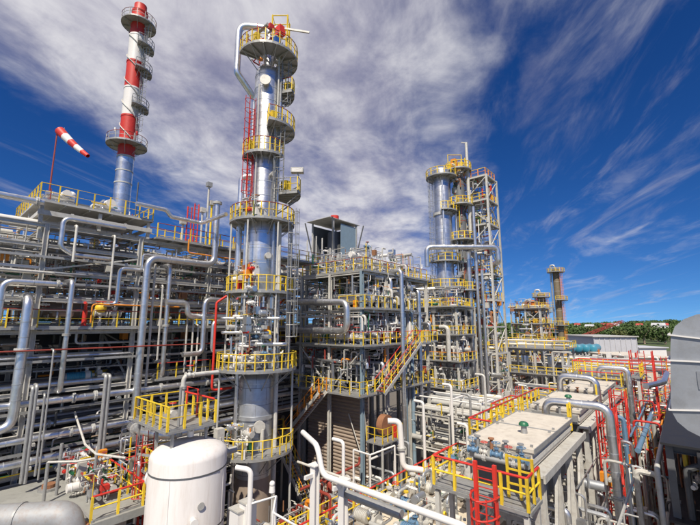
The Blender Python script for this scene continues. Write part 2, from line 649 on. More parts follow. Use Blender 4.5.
def rect_platform(parent, x0, x1, y0, y1, z, sides='NSEW', mp='yellow', mr='yellow', deck='galv', sp=1.1, posts=None, rr=0.03, toe=True, th=0.12, name='platform', joists=True):
    b = MB().box(x0, x1, y0, y1, z - 0.06, z)
    for q in ((x0, y0, x1, y0), (x1, y0, x1, y1), (x1, y1, x0, y1), (x0, y1, x0, y0)):
        dx, dy = q[2] - q[0], q[3] - q[1]
        L = math.hypot(dx, dy)
        ox, oy = dy / L * 0.045, -dx / L * 0.045
        b.bar((q[0] + ox, q[1] + oy, z - th / 2), (q[2] + ox, q[3] + oy, z - th / 2), 0.06, th)
    if joists:
        n = max(1, int((y1 - y0) / 1.2))
        for k in range(1, n):
            y = y0 + (y1 - y0) * k / n
            b.box(x0, x1, y - 0.04, y + 0.04, z - 0.2, z - 0.063)
    p = b.build(name, deck, parent)
    seq = {'S': ((x0, y0), (x1, y0)), 'E': ((x1, y0), (x1, y1)), 'N': ((x1, y1), (x0, y1)), 'W': ((x0, y1), (x0, y0))}
    # join consecutive sides in one rail
    run = []
    for sd in 'SENW':
        if sd in sides:
            a_, b_ = seq[sd]
            if run and run[-1][-1] == a_:
                run[-1].append(b_)
            else:
                run.append([a_, b_])
    for r_ in run:
        rail(p, [V((x, y, z)) for x, y in r_], mp, mr, sp, posts=posts, rr=rr, toe=toe)
    return p


def member(parent, name, p, q, w, h, mt, sec='I', up=None):
    b = MB()
    if sec == 'I':
        b.ibeam(p, q, w, h, 0.03, up)
    elif sec == 'tube':
        b.cyl(p, q, w / 2, seg=8)
    else:
        b.bar(p, q, w, h, up)
    return b.build(name, mt, parent, smooth=(sec == 'tube'))


def steel_frame(name, label, cat, xs, ys, zs, mt='steel', cw=0.3, bh=0.3, z0=0.0, braces=(), sec='I', group=None, mid=True, parent=None, bm=None, cm=None):
    """columns at xs x ys, beams at each level zs, braces = list of (face, level) crosses"""
    t = parent or thing(name, ((xs[0] + xs[-1]) / 2, (ys[0] + ys[-1]) / 2, z0), label, cat, group)
    ztop = zs[-1]
    bm = bm or mt
    for x in xs:
        for y in ys:
            member(t, 'column', (x, y, z0), (x, y, ztop + 0.02), cw, cw, cm(x, y) if cm else mt, sec if sec != 'tube' else 'tube')
    g = cw / 2
    for z in zs:
        for y in ys:
            for i in range(len(xs) - 1):
                member(t, 'beam', (xs[i] + g, y, z - bh / 2 - 0.01), (xs[i + 1] - g, y, z - bh / 2 - 0.01), cw * 0.66, bh, bm, 'I' if sec == 'I' else 'box')
        for x in xs:
            for i in range(len(ys) - 1):
                member(t, 'beam', (x, ys[i] + g, z - bh / 2 - 0.01), (x, ys[i + 1] - g, z - bh / 2 - 0.01), cw * 0.66, bh, bm, 'I' if sec == 'I' else 'box')
    lv = [z0] + list(zs)
    for face, i, style in braces:
        za, zb = lv[i] + 0.05, lv[i + 1] - bh - 0.05
        ax, k, j = face           # ('x', k, j): plane x = xs[k], bay j along y;  ('y', k, j): plane y = ys[k], bay j along x
        if ax == 'x':
            p0, p1 = V((xs[k], ys[j], 0)), V((xs[k], ys[j + 1], 0))
        else:
            p0, p1 = V((xs[j], ys[k], 0)), V((xs[j + 1], ys[k], 0))
        n = V((1, 0, 0)) if ax == 'x' else V((0, 1, 0))
        segs = {'X': ((p0, za, p1, zb, 0.03), (p1, za, p0, zb, -0.03)), '/': ((p0, za, p1, zb, 0),), '\\': ((p1, za, p0, zb, 0),),
                'V': ((p0, zb, (p0 + p1) / 2, za, 0), (p1, zb, (p0 + p1) / 2, za, 0)), 'A': ((p0, za, (p0 + p1) / 2, zb, 0), (p1, za, (p0 + p1) / 2, zb, 0))}[style]
        for a_, z_a, b_, z_b, off in segs:
            member(t, 'brace', a_ + V((0, 0, z_a)) + n * off, b_ + V((0, 0, z_b)) + n * off, cw * 0.4, cw * 0.4, mt, 'box')
    return t


def pipe(pts, r, mt='alu', label='', bend=None, seg=12, flanges=(), bands=0.0, name='pipe', cat='pipe', group=None, fm=None, ends=True, parent=None):
    P = [V(p) for p in pts]
    o = MB().tube(P, r, seg, bend if bend is not None else r * 2.6).build(name, mt, parent, smooth=True)
    if parent is None:
        tag(o, label, cat, group)
    fl = list(flanges)
    for (i, t) in fl:                       # segment index, fraction
        c = P[i].lerp(P[i + 1], t)
        d = (P[i + 1] - P[i]).normalized()
        h = max(0.05, r * 0.28)
        b = MB().cyl(c - d * h * 1.3, c - d * 0.01, r * 1.5, seg=seg).cyl(c + d * 0.01, c + d * h * 1.3, r * 1.5, seg=seg)
        for k in range(8):
            a_ = k * PI / 4
            _, u_, w_ = b.frame_of(c, c + d)
            e = c + u_ * (r * 1.28 * math.cos(a_)) + w_ * (r * 1.28 * math.sin(a_))
            b.cyl(e - d * h * 1.7, e + d * h * 1.7, r * 0.1, seg=5)
        b.build('flange', fm or 'steel', o)
    if bands > 0:
        b = MB()
        for i in range(len(P) - 1):
            L = (P[i + 1] - P[i]).length
            d = (P[i + 1] - P[i]).normalized()
            n = int((L - r * 5) / bands)
            for k in range(1, n + 1):
                c = P[i] + d * (r * 2.5 + (L - r * 5) * k / (n + 1))
                b.cyl(c - d * 0.025, c + d * 0.025, r * 1.035, seg=seg, cap=True)
        if b.v:
            tag(b.build('cladding_band', 'alu_dull', o, smooth=True), None, None, kind='stuff')
    return o


def ladder(parent, x, y, z0, z1, ang, mt='yellow', cage=True, off=0.0, w=0.46, cm=None, name='ladder'):
    """vertical ladder facing outwards at angle ang"""
    n = V((math.cos(ang), math.sin(ang), 0))
    t = V((-math.sin(ang), math.cos(ang), 0))
    c = V((x, y, 0))
    b = MB()
    for s in (-1, 1):
        b.bar(c + t * (s * w / 2) + V((0, 0, z0)), c + t * (s * w / 2) + V((0, 0, z1)), 0.06, 0.06)
    k = z0 + 0.3
    while k < z1:
        b.bar(c - t * w / 2 + V((0, 0, k)), c + t * w / 2 + V((0, 0, k)), 0.03, 0.03)
        k += 0.3
    l = b.build(name, mt, parent)
    if cage:
        g = MB()
        k = z0 + 2.2
        while k < z1 + 0.9:
            pts = []
            for i in range(9):
                a = -PI / 2 + PI * i / 8
                pts.append(c + n * (0.72 * math.cos(a)) + t * (0.36 * math.sin(a)) + V((0, 0, k)))
            g.tube(pts, 0.025, 5)
            k += 0.85
        for i in (0, 2, 4, 6, 8):
            a = -PI / 2 + PI * i / 8
            q = c + n * (0.72 * math.cos(a)) + t * (0.36 * math.sin(a))
            g.bar(q + V((0, 0, z0 + 2.2)), q + V((0, 0, min(z1 + 0.9, z1 + 0.9))), 0.035, 0.035)
        g.build('cage', cm or mt, l)
    return l


def staircase(label, p0, p1, width, side, mt='galv', mp='yellow', mr='yellow', name='staircase', group=None, tm='galv'):
    """p0 bottom, p1 top (nosing line, inner edge); the flight is `width` wide towards `side`"""
    p0, p1, side = V(p0), V(p1), V(side).normalized()
    t = thing(name, tuple(p0), label, 'staircase', group)
    for k in (0, 1):
        o = side * (k * width)
        member(t, 'stringer', p0 + o, p1 + o, 0.07, 0.28, mt, 'box')
    n = max(3, int(abs(p1.z - p0.z) / 0.22))
    run = V((p1.x - p0.x, p1.y - p0.y, 0))
    dn = run.normalized()
    treads = MB().bar(dn * -0.14 + side * 0.04, dn * -0.14 + side * (width - 0.04), 0.28, 0.04)
    tme = treads.mesh('tread', tm)
    for i in range(1, n):
        q = p0.lerp(p1, i / n)
        inst('tread', tme, t, q)
    for k in (0, 1):
        o = side * (k * width)
        rail(t, [p0 + o + V((0, 0, 0.1)), p1 + o + V((0, 0, 0.1))], mp, mr, 1.2, toe=False)
    return t


# prototypes ------------------------------------------------------
def make_valve(mt='steel_light', wheel='red', r=0.16, name='gate_valve'):
    t = thing(name, (0, 0, 0), 'valve', 'valve')
    MB().cyl((-r * 1.8, 0, 0), (r * 1.8, 0, 0), r * 0.9, seg=10).ball((0, 0, 0), r * 1.25, 12, 8).build('body', mt, t, smooth=True)
    for s in (-1, 1):
        MB().cyl((s * r * 1.8, 0, 0), (s * r * 2.2, 0, 0), r * 1.55, seg=12).build('flange', mt, t, smooth=True)
    MB().cyl((0, 0, r), (0, 0, r * 2.2), r * 0.7, seg=10).cyl((0, 0, r * 2.2), (0, 0, r * 2.5), r * 1.1, seg=10).cyl((0, 0, r * 2.5), (0, 0, r * 5), r * 0.18, seg=6).build('bonnet', mt, t, smooth=True)
    w = MB().tube([(r * 1.7 * math.cos(a), r * 1.7 * math.sin(a), r * 4.6) for a in [2 * PI * k / 12 for k in range(12)]], r * 0.16, 5, closed=True)
    w.bar((-r * 1.7, 0, r * 4.6), (r * 1.7, 0, r * 4.6), 0.03, 0.03).bar((0, -r * 1.7, r * 4.6), (0, r * 1.7, r * 4.6), 0.03, 0.03)
    w.build('handwheel', wheel, t)
    remember(t)
    return t


def drop(proto):
    """remove an unused prototype"""
    for ch in CHILD.get(proto.name, []):
        drop(ch)
    bpy.data.objects.remove(proto)


VALVES = {'white': make_valve('white', 'red', 0.22), 'green': make_valve('green', 'green', 0.17), 'steel': make_valve('steel_light', 'red', 0.17), 'blue': make_valve('bluepaint', 'bluepaint', 0.2)}


def valve(kind, loc, rz, label, group=None):
    o = copy_tree(VALVES[kind], None, loc, rz, label)
    if group:
        o['group'] = group
    return o


def make_pump(mt='bluepaint', s=1.0):
    t = thing('pump', (0, 0, 0), 'pump', 'pump')
    MB().box(-1.0 * s, 1.0 * s, -0.36 * s, 0.36 * s, 0, 0.16 * s).build('base_plate', 'concrete', t)
    m_ = MB().cyl((-0.85 * s, 0, 0.55 * s), (-0.05 * s, 0, 0.55 * s), 0.3 * s, seg=14)
    for k in range(7):
        x = -0.78 * s + k * 0.11 * s
        m_.cyl((x, 0, 0.55 * s), (x + 0.04 * s, 0, 0.55 * s), 0.335 * s, seg=14)
    m_.box(-0.75 * s, -0.15 * s, -0.22 * s, 0.22 * s, 0.163 * s, 0.35 * s)
    mo = m_.build('motor', mt, t, smooth=True)
    MB().box(-0.6 * s, -0.3 * s, 0.2 * s, 0.45 * s, 0.6 * s, 0.85 * s).build('terminal_box', mt, mo)
    MB().cyl((-0.98 * s, 0, 0.55 * s), (-0.85 * s, 0, 0.55 * s), 0.28 * s, 0.3 * s, seg=14).build('fan_cover', 'galv', mo, smooth=True)
    MB().cyl((-0.05 * s, 0, 0.55 * s), (0.3 * s, 0, 0.55 * s), 0.1 * s, seg=10).build('coupling', 'yellow', t, smooth=True)
    c = MB().cyl((0.3 * s, 0, 0.55 * s), (0.62 * s, 0, 0.55 * s), 0.36 * s, 0.36 * s, seg=16).cyl((0.62 * s, 0, 0.55 * s), (0.95 * s, 0, 0.55 * s), 0.15 * s, seg=10)
    c.cyl((0.46 * s, 0.1 * s, 0.7 * s), (0.46 * s, 0.1 * s, 1.15 * s), 0.12 * s, seg=10).cyl((0.46 * s, 0.1 * s, 1.1 * s), (0.46 * s, 0.1 * s, 1.18 * s), 0.2 * s, seg=12)
    c.box(0.34 * s, 0.58 * s, -0.2 * s, 0.2 * s, 0.163 * s, 0.35 * s)
    c.build('casing', 'steel_light', t, smooth=True)
    remember(t)
    return t


PUMPS = {'blue': make_pump('bluepaint'), 'grey': make_pump('steel_light'), 'teal': make_pump('teal')}


def pump(kind, loc, rz, label, group=None, s=1.0):
    o = copy_tree(PUMPS[kind], None, loc, rz, label)
    o.scale = (s, s, s)
    if group:
        o['group'] = group
    return o


def vessel_profile(r, z0, z1, hd=0.5, top=True, bot=True):
    pr = []
    if bot:
        for k in range(7):
            a = PI / 2 * k / 6
            pr.append((max(0.001, r * math.sin(a)), z0 + hd * r * (1 - math.cos(a))))
    else:
        pr += [(0.001, z0), (r, z0)]
    if top:
        for k in range(7):
            a = PI / 2 * k / 6
            pr.append((max(0.001, r * math.cos(a)), z1 - hd * r * (1 - math.sin(a))))
    else:
        pr += [(r, z1), (0.001, z1)]
    return pr


def shell_bands(parent, c, r, z0, z1, step, mt='alu_dull', seg=32):
    b = MB()
    z = z0 + step
    while z < z1 - 0.2:
        b.annulus(c, r - 0.02, r + 0.018, z - 0.03, z + 0.03, 0, 2 * PI, seg)
        z += step
    return tag(b.build('cladding_band', mt, parent, smooth=True), None, None, kind='stuff')


def nozzle(parent, c, ang, z, r0, r, L, mt='steel_light', name='nozzle'):
    d = V((math.cos(ang), math.sin(ang), 0))
    p = V((c[0], c[1], z))
    b = MB().cyl(p + d * (r0 - 0.1), p + d * (r0 + L), r, seg=12).cyl(p + d * (r0 + L), p + d * (r0 + L + 0.12), r * 1.45, seg=12)
    return b.build(name, mt, parent, smooth=True)


def hvessel(name, label, p, q, r, mt='alu', cat='vessel', saddle_z=None, group=None, endmat=None):
    """horizontal vessel with domed ends on saddles"""
    p, q = V(p), V(q)
    d = (q - p).normalized()
    t = thing(name, tuple((p + q) / 2 - V((0, 0, r + 0.4))), label, cat, group)
    MB().cyl(p, q, r, seg=24, cap=False).build('shell', mt, t, smooth=True)
    for e, s in ((p, -1), (q, 1)):
        b = MB()
        for k in range(5):
            a0, a1 = PI / 2 * k / 5, PI / 2 * (k + 1) / 5
            b.cyl(e + d * (s * 0.5 * r * math.sin(a0)), e + d * (s * 0.5 * r * math.sin(a1)), r * math.cos(a0), max(0.01, r * math.cos(a1)), seg=24, cap=False)
        b.build('end_cap', endmat or mt, t, smooth=True)
    L = (q - p).length
    b = MB()
    n = max(1, int(L / 1.0))
    for k in range(0, n + 1):
        c = p + d * (L * k / n)
        b.cyl(c - d * 0.03, c + d * 0.03, r * 1.02, seg=24)
    tag(b.build('cladding_band', 'alu_dull', t, smooth=True), None, None, kind='stuff')
    sz = saddle_z if saddle_z is not None else p.z - r - 0.4
    a = d.cross(V((0, 0, 1)))
    for f in (0.22, 0.78):
        c = p + d * (L * f)
        MB().bar(V((c.x, c.y, sz)), V((c.x, c.y, c.z - r * 0.6)), 0.25, r * 1.5, up=a).build('saddle', 'steel', t)
    return t



def filler(name, label, x0, x1, y0, y1, z0, z1, n, seed, mats=('alu', 'steel_light', 'white', 'steel', 'alu_dull'), accents=('yellow', 'orange', 'red', 'maroon', 'green', 'rust'), acc=.16, size=1.0, rails=0.0, risers=.25, runs=()):
    """uncountable small-bore pipework, valves and instruments filling one zone: one object of kind stuff"""
    r = random.Random(seed)
    B = {}

    def mb(m_):
        return B.setdefault(m_, MB())
    for k in range(n):
        p = V((r.uniform(x0, x1), r.uniform(y0, y1), r.uniform(z0, z1)))
        m_ = r.choice(accents) if r.random() < acc else r.choice(mats)
        q = r.random()
        if q < .42:
            ax = [0, 1, 2]
            r.shuffle(ax)
            pts = [p.copy()]
            for a in ax[:r.choice((2, 2, 3))]:
                e = pts[-1].copy()
                e[a] += r.choice((-1, 1)) * r.uniform(.3, 1.7) * size
                e.x = min(max(e.x, x0), x1); e.y = min(max(e.y, y0), y1); e.z = min(max(e.z, z0), z1)
                if (e - pts[-1]).length > .12:
                    pts.append(e)
            if len(pts) > 1:
                rr = r.choice((.03, .04, .06, .09)) * size
                mb(m_).tube(pts, rr, 6, rr * 2.2)
        elif q < .42 + risers:
            zt = min(z1, p.z + r.uniform(.8, 2.6) * size)
            rr = r.choice((.03, .04, .06, .1)) * size
            mb(m_).cyl(p, (p.x, p.y, zt), rr, seg=6)
            if r.random() < .5:
                mb(m_).cyl((p.x, p.y, (p.z + zt) / 2 - .05 * size), (p.x, p.y, (p.z + zt) / 2 + .05 * size), rr * 1.9, seg=8)
        elif q < .80:
            s = r.uniform(.09, .17) * size
            mm = r.choice(('white', 'steel_light', 'alu_dull', 'steel')) if r.random() < .8 else r.choice(('green', 'bluepaint', 'red'))
            mb(mm).ball(p, s, 8, 5)
            d = V((1, 0, 0)) if r.random() < .5 else V((0, 1, 0))
            mb(mm).cyl(p - d * s * 1.9, p - d * s * 1.5, s * 1.2, seg=8).cyl(p + d * s * 1.5, p + d * s * 1.9, s * 1.2, seg=8).cyl(p - d * s * 3.5, p + d * s * 3.5, s * .7, seg=6)
            mb(r.choice(('red', 'maroon', 'steel', 'yellow', 'green'))).cyl(p + V((0, 0, s * 3)), p + V((0, 0, s * 3.3)), s * 1.2, seg=8)
            mb('steel').cyl(p, p + V((0, 0, s * 3)), s * .2, seg=5)
        elif q < .90:
            w, d, h = r.uniform(.12, .35) * size, r.uniform(.12, .3) * size, r.uniform(.15, .5) * size
            mb(m_).box(p.x - w, p.x + w, p.y - d, p.y + d, p.z - h, p.z + h)
            mb('steel').cyl((p.x, p.y, max(z0, p.z - h - .9 * size)), (p.x, p.y, p.z - h), .03 * size, seg=5)
        else:
            L = r.uniform(.6, 1.6) * size
            s = r.uniform(.14, .32) * size
            d = V((1, 0, 0)) if r.random() < .5 else V((0, 1, 0))
            mb(r.choice(mats)).cyl(p - d * L / 2, p + d * L / 2, s, seg=10).cyl(p - d * L * .3, p - d * L * .27, s * 1.12, seg=10)
    for ax, cnt, lo, hi in runs:
        for k in range(cnt):
            p = V((r.uniform(x0, x1), r.uniform(y0, y1), r.uniform(z0, z1)))
            e = p.copy()
            L = r.uniform(lo, hi)
            bnd = ((x0, x1), (y0, y1), (z0, z1))[ax]
            p[ax] = max(bnd[0], p[ax] - L / 2)
            e[ax] = min(bnd[1], p[ax] + L)
            d = e.copy()
            d[2 if ax != 2 else r.choice((0, 1))] += r.choice((-.5, .5))
            mb(r.choice(mats) if r.random() > acc * .5 else r.choice(accents)).tube([p, e, d], r.choice((.025, .035, .05, .07)) * size, 6, .12)
    for k in range(int(n * rails)):
        p = V((r.uniform(x0, x1), r.uniform(y0, y1), r.uniform(z0, z1)))
        d = V((1, 0, 0)) if r.random() < .5 else V((0, 1, 0))
        L = r.uniform(1.5, 4.5)
        m_ = r.choice(('yellow', 'yellow', 'yellow', 'orange', 'red'))
        for f in range(int(L / .9) + 1):
            e = p + d * (f * .9)
            mb(m_).bar(e, e + V((0, 0, 1.1)), .07, .07)
        mb('galv').bar(p - V((0, 0, .08)), p + d * L - V((0, 0, .08)), .7, .12)
        mb(m_).bar(p + V((0, 0, 1.1)), p + d * L + V((0, 0, 1.1)), .05, .05).bar(p + V((0, 0, .55)), p + d * L + V((0, 0, .55)), .04, .04)
    v, f, mi, names = [], [], [], sorted(B)
    for i, m_ in enumerate(names):
        o = len(v)
        v += B[m_].v
        f += [tuple(j + o for j in q) for q in B[m_].f]
        mi += [i] * len(B[m_].f)
    c = V(((x0 + x1) / 2, (y0 + y1) / 2, z0))
    me = bpy.data.meshes.new(name)
    me.from_pydata([(a - c.x, b - c.y, d - c.z) for a, b, d in v], [], f)
    for m_ in names:
        me.materials.append(MATS[m_])
    me.polygons.foreach_set('material_index', mi)
    me.polygons.foreach_set('use_smooth', [True] * len(me.polygons))
    me.set_sharp_from_angle(angle=rad(38))
    me.update()
    o = bpy.data.objects.new(name, me)
    COL.objects.link(o)
    o.location = c
    W[o.name] = tuple(c)
    return tag(o, label, 'pipework', kind='stuff')

# ================================================================== THE GROUND AND THE DISTANCE
R_ = random.Random(11)


def height(x, y):
    d = math.hypot(x, y)
    return 0.0 if d < 420 else min(d - 420, 900) * 0.019 * (0.8 + 0.25 * math.sin(x * 0.004 + 1.0) + 0.12 * math.sin(x * 0.013 + y * 0.006)) * (1 if d < 1300 else 1)


g = MB()
n = 56
ext = 2600
rows = []
for i in range(n + 1):
    for j in range(n + 1):
        x = -ext + 2 * ext * i / n
        y = -ext + 2 * ext * j / n
        g.v.append((x, y, height(x, y)))
for i in range(n):
    for j in range(n):
        a_ = i * (n + 1) + j
        g.f.append((a_, a_ + n + 1, a_ + n + 2, a_ + 1))
tag(g.build('terrain', 'hill', None, True, (0, 0, 0)), None, None, kind='structure')
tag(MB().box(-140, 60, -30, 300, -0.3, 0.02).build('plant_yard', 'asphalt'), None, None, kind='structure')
tag(MB().box(-8.6, 1.5, 12, 58, -0.2, 0.05).build('concrete_paving', 'concrete'), None, None, kind='structure')

# trees: each front tree is a thing, the woods behind them are one mass


def crown_mesh(seed, name, mt, nq=420):
    r = random.Random(seed)
    b = MB()
    lobes = [(V((r.uniform(-.55, .55), r.uniform(-.55, .55), r.uniform(.3, 1.25))), r.uniform(.35, .62)) for _ in range(8)]
    for k in range(nq):
        c, rr = r.choice(lobes)
        d = V((r.gauss(0, 1), r.gauss(0, 1), r.gauss(0, 1))).normalized()
        p = c + d * rr * r.uniform(.6, 1.05)
        a = V((r.gauss(0, 1), r.gauss(0, 1), r.gauss(0, .6))).normalized() * r.uniform(.06, .15)
        e = a.cross(d).normalized() * r.uniform(.06, .14) + d * 0.03
        b.add([tuple(p - a), tuple(p + e), tuple(p + a), tuple(p - e)], [(0, 1, 2, 3)])
    return b.mesh(name, mt)


CROWNS = [crown_mesh(s, 'crown', m_) for s, m_ in ((1, 'leaf_far'), (2, 'leaf_far'), (3, 'leaf_yellow'), (4, 'leaf_far'))]
tb = MB().cyl((0, 0, 0), (0, 0, 0.55), 0.06, 0.035, seg=7)
for a_ in (0.4, 2.3, 4.4):
    tb.cyl((0, 0, 0.35), (0.32 * math.cos(a_), 0.32 * math.sin(a_), 0.85), 0.03, 0.012, seg=5)
TRUNK = tb.mesh('trunk', 'brown')
tree_px = [508, 516, 524, 531, 539, 547, 553, 571, 577, 584, 591, 598, 606, 613, 620, 628, 636, 643, 650, 657, 664, 669]
for i, px in enumerate(tree_px):
    d = R_.uniform(300, 360)
    p = atD(px, 330, d)
    z = height(p.x, p.y)
    sc = R_.uniform(10, 14)
    t = thing('broadleaf_tree', (p.x, p.y, z), 'round green tree beyond the plant, %s from the left in the front row' % nth(i + 1), 'tree', 'front row of trees beyond the plant')
    c = inst('crown', CROWNS[i % 4], t, (p.x, p.y, z + sc * 0.18), R_.uniform(0, 6), (sc * .62, sc * .62, sc * .62))
    inst('trunk', TRUNK, t, (p.x, p.y, z), 0, (sc, sc, sc))
wood = MB()
for k in range(1500):
    d = 370 + 900 * R_.random() ** 1.3
    px = R_.uniform(440, 760)
    p = atD(px, 330, d)
    z = height(p.x, p.y)
    s = R_.uniform(4.5, 7.5)
    for q in range(26):
        c = V((R_.gauss(0, .45), R_.gauss(0, .45), R_.uniform(0.1, 1.15)))
        a = V((R_.gauss(0, 1), R_.gauss(0, 1), R_.gauss(0, 1))).normalized() * R_.uniform(.15, .32)
        e = V((R_.gauss(0, 1), R_.gauss(0, 1), R_.gauss(0, 1))).cross(a).normalized() * R_.uniform(.15, .3)
        o = p * 1.0
        base = V((o.x, o.y, z))
        wood.add([tuple(base + (c - a) * s), tuple(base + (c + e) * s), tuple(base + (c + a) * s), tuple(base + (c - e) * s)], [(0, 1, 2, 3)])
tag(wood.build('woodland', 'leaf_far'), 'dark green woodland covering the low hill on the horizon', 'woodland', kind='stuff')

# houses on the ridge
hp = [(548, 'white'), (578, 'house'), (590, 'house'), (607, 'white'), (616, 'house'), (640, 'house'), (659, 'white'), (664, 'house')]
for i, (px, m_) in enumerate(hp):
    d = R_.uniform(560, 760) if i not in (3, 6) else 420
    p = atD(px, 330, d)
    z = height(p.x, p.y)
    w, dp, hh = R_.uniform(7, 12), 9, R_.uniform(7, 10) if i not in (3, 6) else 12
    t = thing('house', (p.x, p.y, z), 'pale house among trees on the hill, %s from the left' % nth(i + 1), 'house', 'houses on the ridge')
    MB().box(p.x - w / 2, p.x + w / 2, p.y - dp / 2, p.y + dp / 2, z - 1, z + hh).build('wall', m_, t)
    b = MB().add([(p.x - w / 2 - .5, p.y - dp / 2 - .5, z + hh), (p.x + w / 2 + .5, p.y - dp / 2 - .5, z + hh), (p.x + w / 2 + .5, p.y + dp / 2 + .5, z + hh), (p.x - w / 2 - .5, p.y + dp / 2 + .5, z + hh), (p.x - w / 2, p.y, z + hh + 3), (p.x + w / 2, p.y, z + hh + 3)],
                 [(0, 1, 5, 4), (2, 3, 4, 5), (0, 4, 3), (1, 2, 5), (3, 2, 1, 0)])
    b.build('roof', 'roof_red' if i % 2 else 'shed_grey', t)
    for k in range(3):
        xx = p.x - w / 2 + w * (k + .5) / 3
        MB().box(xx - .8, xx + .8, p.y - dp / 2 - .06, p.y - dp / 2 + .02, z + hh - 4, z + hh - 2).build('window', 'glass', t)

# the sheds at the edge of the plant


def shed(label, px0, px1, pybot, pytop, d, mt, roofmt, depth=14, ribs=True, name='shed', gable=0.0):
    p0, p1 = atD(px0, pybot, d), atD(px1, pybot, d)
    ztop = atD((px0 + px1) / 2, pytop, d).z
    u = (p1 - p0); u.z = 0
    L = u.length; u.normalize()
    nrm = V((-u.y, u.x, 0))
    t = thing(name, (p0.x, p0.y, 0), label, 'building')

    def P(a, b, z):
        return tuple(V((p0.x, p0.y, 0)) + u * a + nrm * b + V((0, 0, z)))
    vs = [P(0, 0, 0), P(L, 0, 0), P(L, depth, 0), P(0, depth, 0), P(0, 0, ztop), P(L, 0, ztop), P(L, depth, ztop), P(0, depth, ztop)]
    MB().add(vs, [(0, 1, 5, 4), (1, 2, 6, 5), (2, 3, 7, 6), (3, 0, 4, 7)]).build('wall', mt, t)
    g_ = gable
    MB().add([P(-.6, -.6, ztop), P(L + .6, -.6, ztop), P(L + .6, depth + .6, ztop + .01), P(-.6, depth + .6, ztop + .01), P(-.6, -.6, ztop + .3), P(L + .6, -.6, ztop + .3), P(L + .6, depth + .6, ztop + .3 + g_), P(-.6, depth + .6, ztop + .3 + g_)],
             [(3, 2, 1, 0), (4, 5, 6, 7), (0, 1, 5, 4), (1, 2, 6, 5), (2, 3, 7, 6), (3, 0, 4, 7)]).build('roof', roofmt, t)
    if ribs:
        n_ = max(4, int(L / 1.6))
        me = MB().box(-0.12, 0.12, -0.10, 0.10, 0.1, ztop - 0.1).mesh('wall_rib', mt)
        for k in range(n_ + 1):
            q = V(P(L * k / n_, -0.06, 0))
            inst('wall_rib', me, t, q, math.atan2(u.y, u.x))
    return t


shed('grey ribbed metal shed standing between the plant and the trees', 597, 640, 372, 337, 125, 'shed_grey', 'steel_light', 18)
shed('low white shed to the right of the grey ribbed shed', 641, 668, 362, 348, 150, 'white', 'shed_grey', 12, False)
shed('long low shed with a red roof behind the blue tanks', 553, 600, 356, 341, 170, 'house', 'roof_red', 10, False, gable=.8)
shed('flat beige shed roof beside the big grey duct', 634, 672, 374, 358, 95, 'concrete_pale', 'cream', 16, False)
# blue tanks
for i in range(6):
    p = atD(557 + i * 7.2, 354, 112)
    p2 = V((p.x, p.y + 7, p.z))
    t = hvessel('storage_tank', 'blue horizontal tank in the row before the red roof, %s from the left' % nth(i + 1), (p.x, p.y, 9.0), (p.x, p.y + 7, 9.0), 1.15, 'teal', 'tank', 7.2, 'row of blue tanks')
p = atD(577, 354, 112)
steel_frame('tank_stand', 'grey steel stand carrying the row of blue tanks', 'steel frame', [p.x - 8, p.x - 2.5, p.x + 2.5, p.x + 9.5], [p.y - 1, p.y + 8], [7.1], 'steel', 0.4, 0.4, sec='box')
# lattice crane boom, red
t0, t1 = atD(556, 346, 180), atD(623, 321, 205)
t = thing('crane_boom', tuple(t0 - V((0, 0, t0.z))), 'long red lattice crane boom rising to the right above the sheds', 'crane')
d_ = (t1 - t0)
a_ = d_.cross(V((0, 0, 1))).normalized() * 0.7
b_ = a_.cross(d_).normalized() * 0.7
ch = MB()
for u_, w_ in ((1, 1), (1, -1), (-1, 1), (-1, -1)):
    ch.bar(t0 + a_ * u_ + b_ * w_, t1 + a_ * u_ * .5 + b_ * w_ * .5, 0.17, 0.17)
ch.build('chord', 'maroon', t)
lc = MB()
for k in range(26):
    f0, f1 = k / 26, (k + 1) / 26
    for u_ in (1, -1):
        lc.bar(t0 + d_ * f0 + a_ * u_ + b_ * (1 if k % 2 else -1), t0 + d_ * f1 + a_ * u_ + b_ * (-1 if k % 2 else 1), 0.1, 0.1)
        lc.bar(t0 + d_ * f0 + b_ * u_ + a_ * (1 if k % 2 else -1), t0 + d_ * f1 + b_ * u_ + a_ * (-1 if k % 2 else 1), 0.1, 0.1)
lc.build('lacing', 'maroon', t)
MB().box(t0.x - 2, t0.x + 2, t0.y - 1.5, t0.y + 1.5, 0, t0.z + 1).build('crane_body', 'red', t)

# far column and its stepped neighbour


def far_column(label, px, d, r, ztop_py, mt, plats, gap=0.0):
    p = atD(px, 345, d)
    zt = atD(px, ztop_py, d).z
    c = (p.x, p.y, 0)
    t = thing('distillation_column', c, label, 'column')
    MB().lathe(c, vessel_profile(r, 0, zt, 0.6, True, False), 20).build('shell', mt, t, smooth=True)
    shell_bands(t, c, r, 2, zt - 1, 3.0, 'steel', 20)
    for py, rr, a0, a1 in plats:
        z = atD(px, py, d).z
        ring_platform(t, c, z, r, r + rr, a0, a1, 'yellow', 'yellow', 'galv', 4, 1.8, FARPOST, 0.06)
    ladder(t, p.x + r + .3, p.y - 0.4, 1, zt - 1, -0.4, 'orange', True)
    b = MB().tube([(p.x - 0.2, p.y - 0.2, zt - 0.2), (p.x - 0.2, p.y - 0.2, zt + 0.9), (p.x - r - .45, p.y - .3, zt + 0.9), (p.x - r - .45, p.y - .3, 2)], 0.28, 8, 0.5)
    b.build('overhead_line', 'alu_dull', t, smooth=True)
    return t


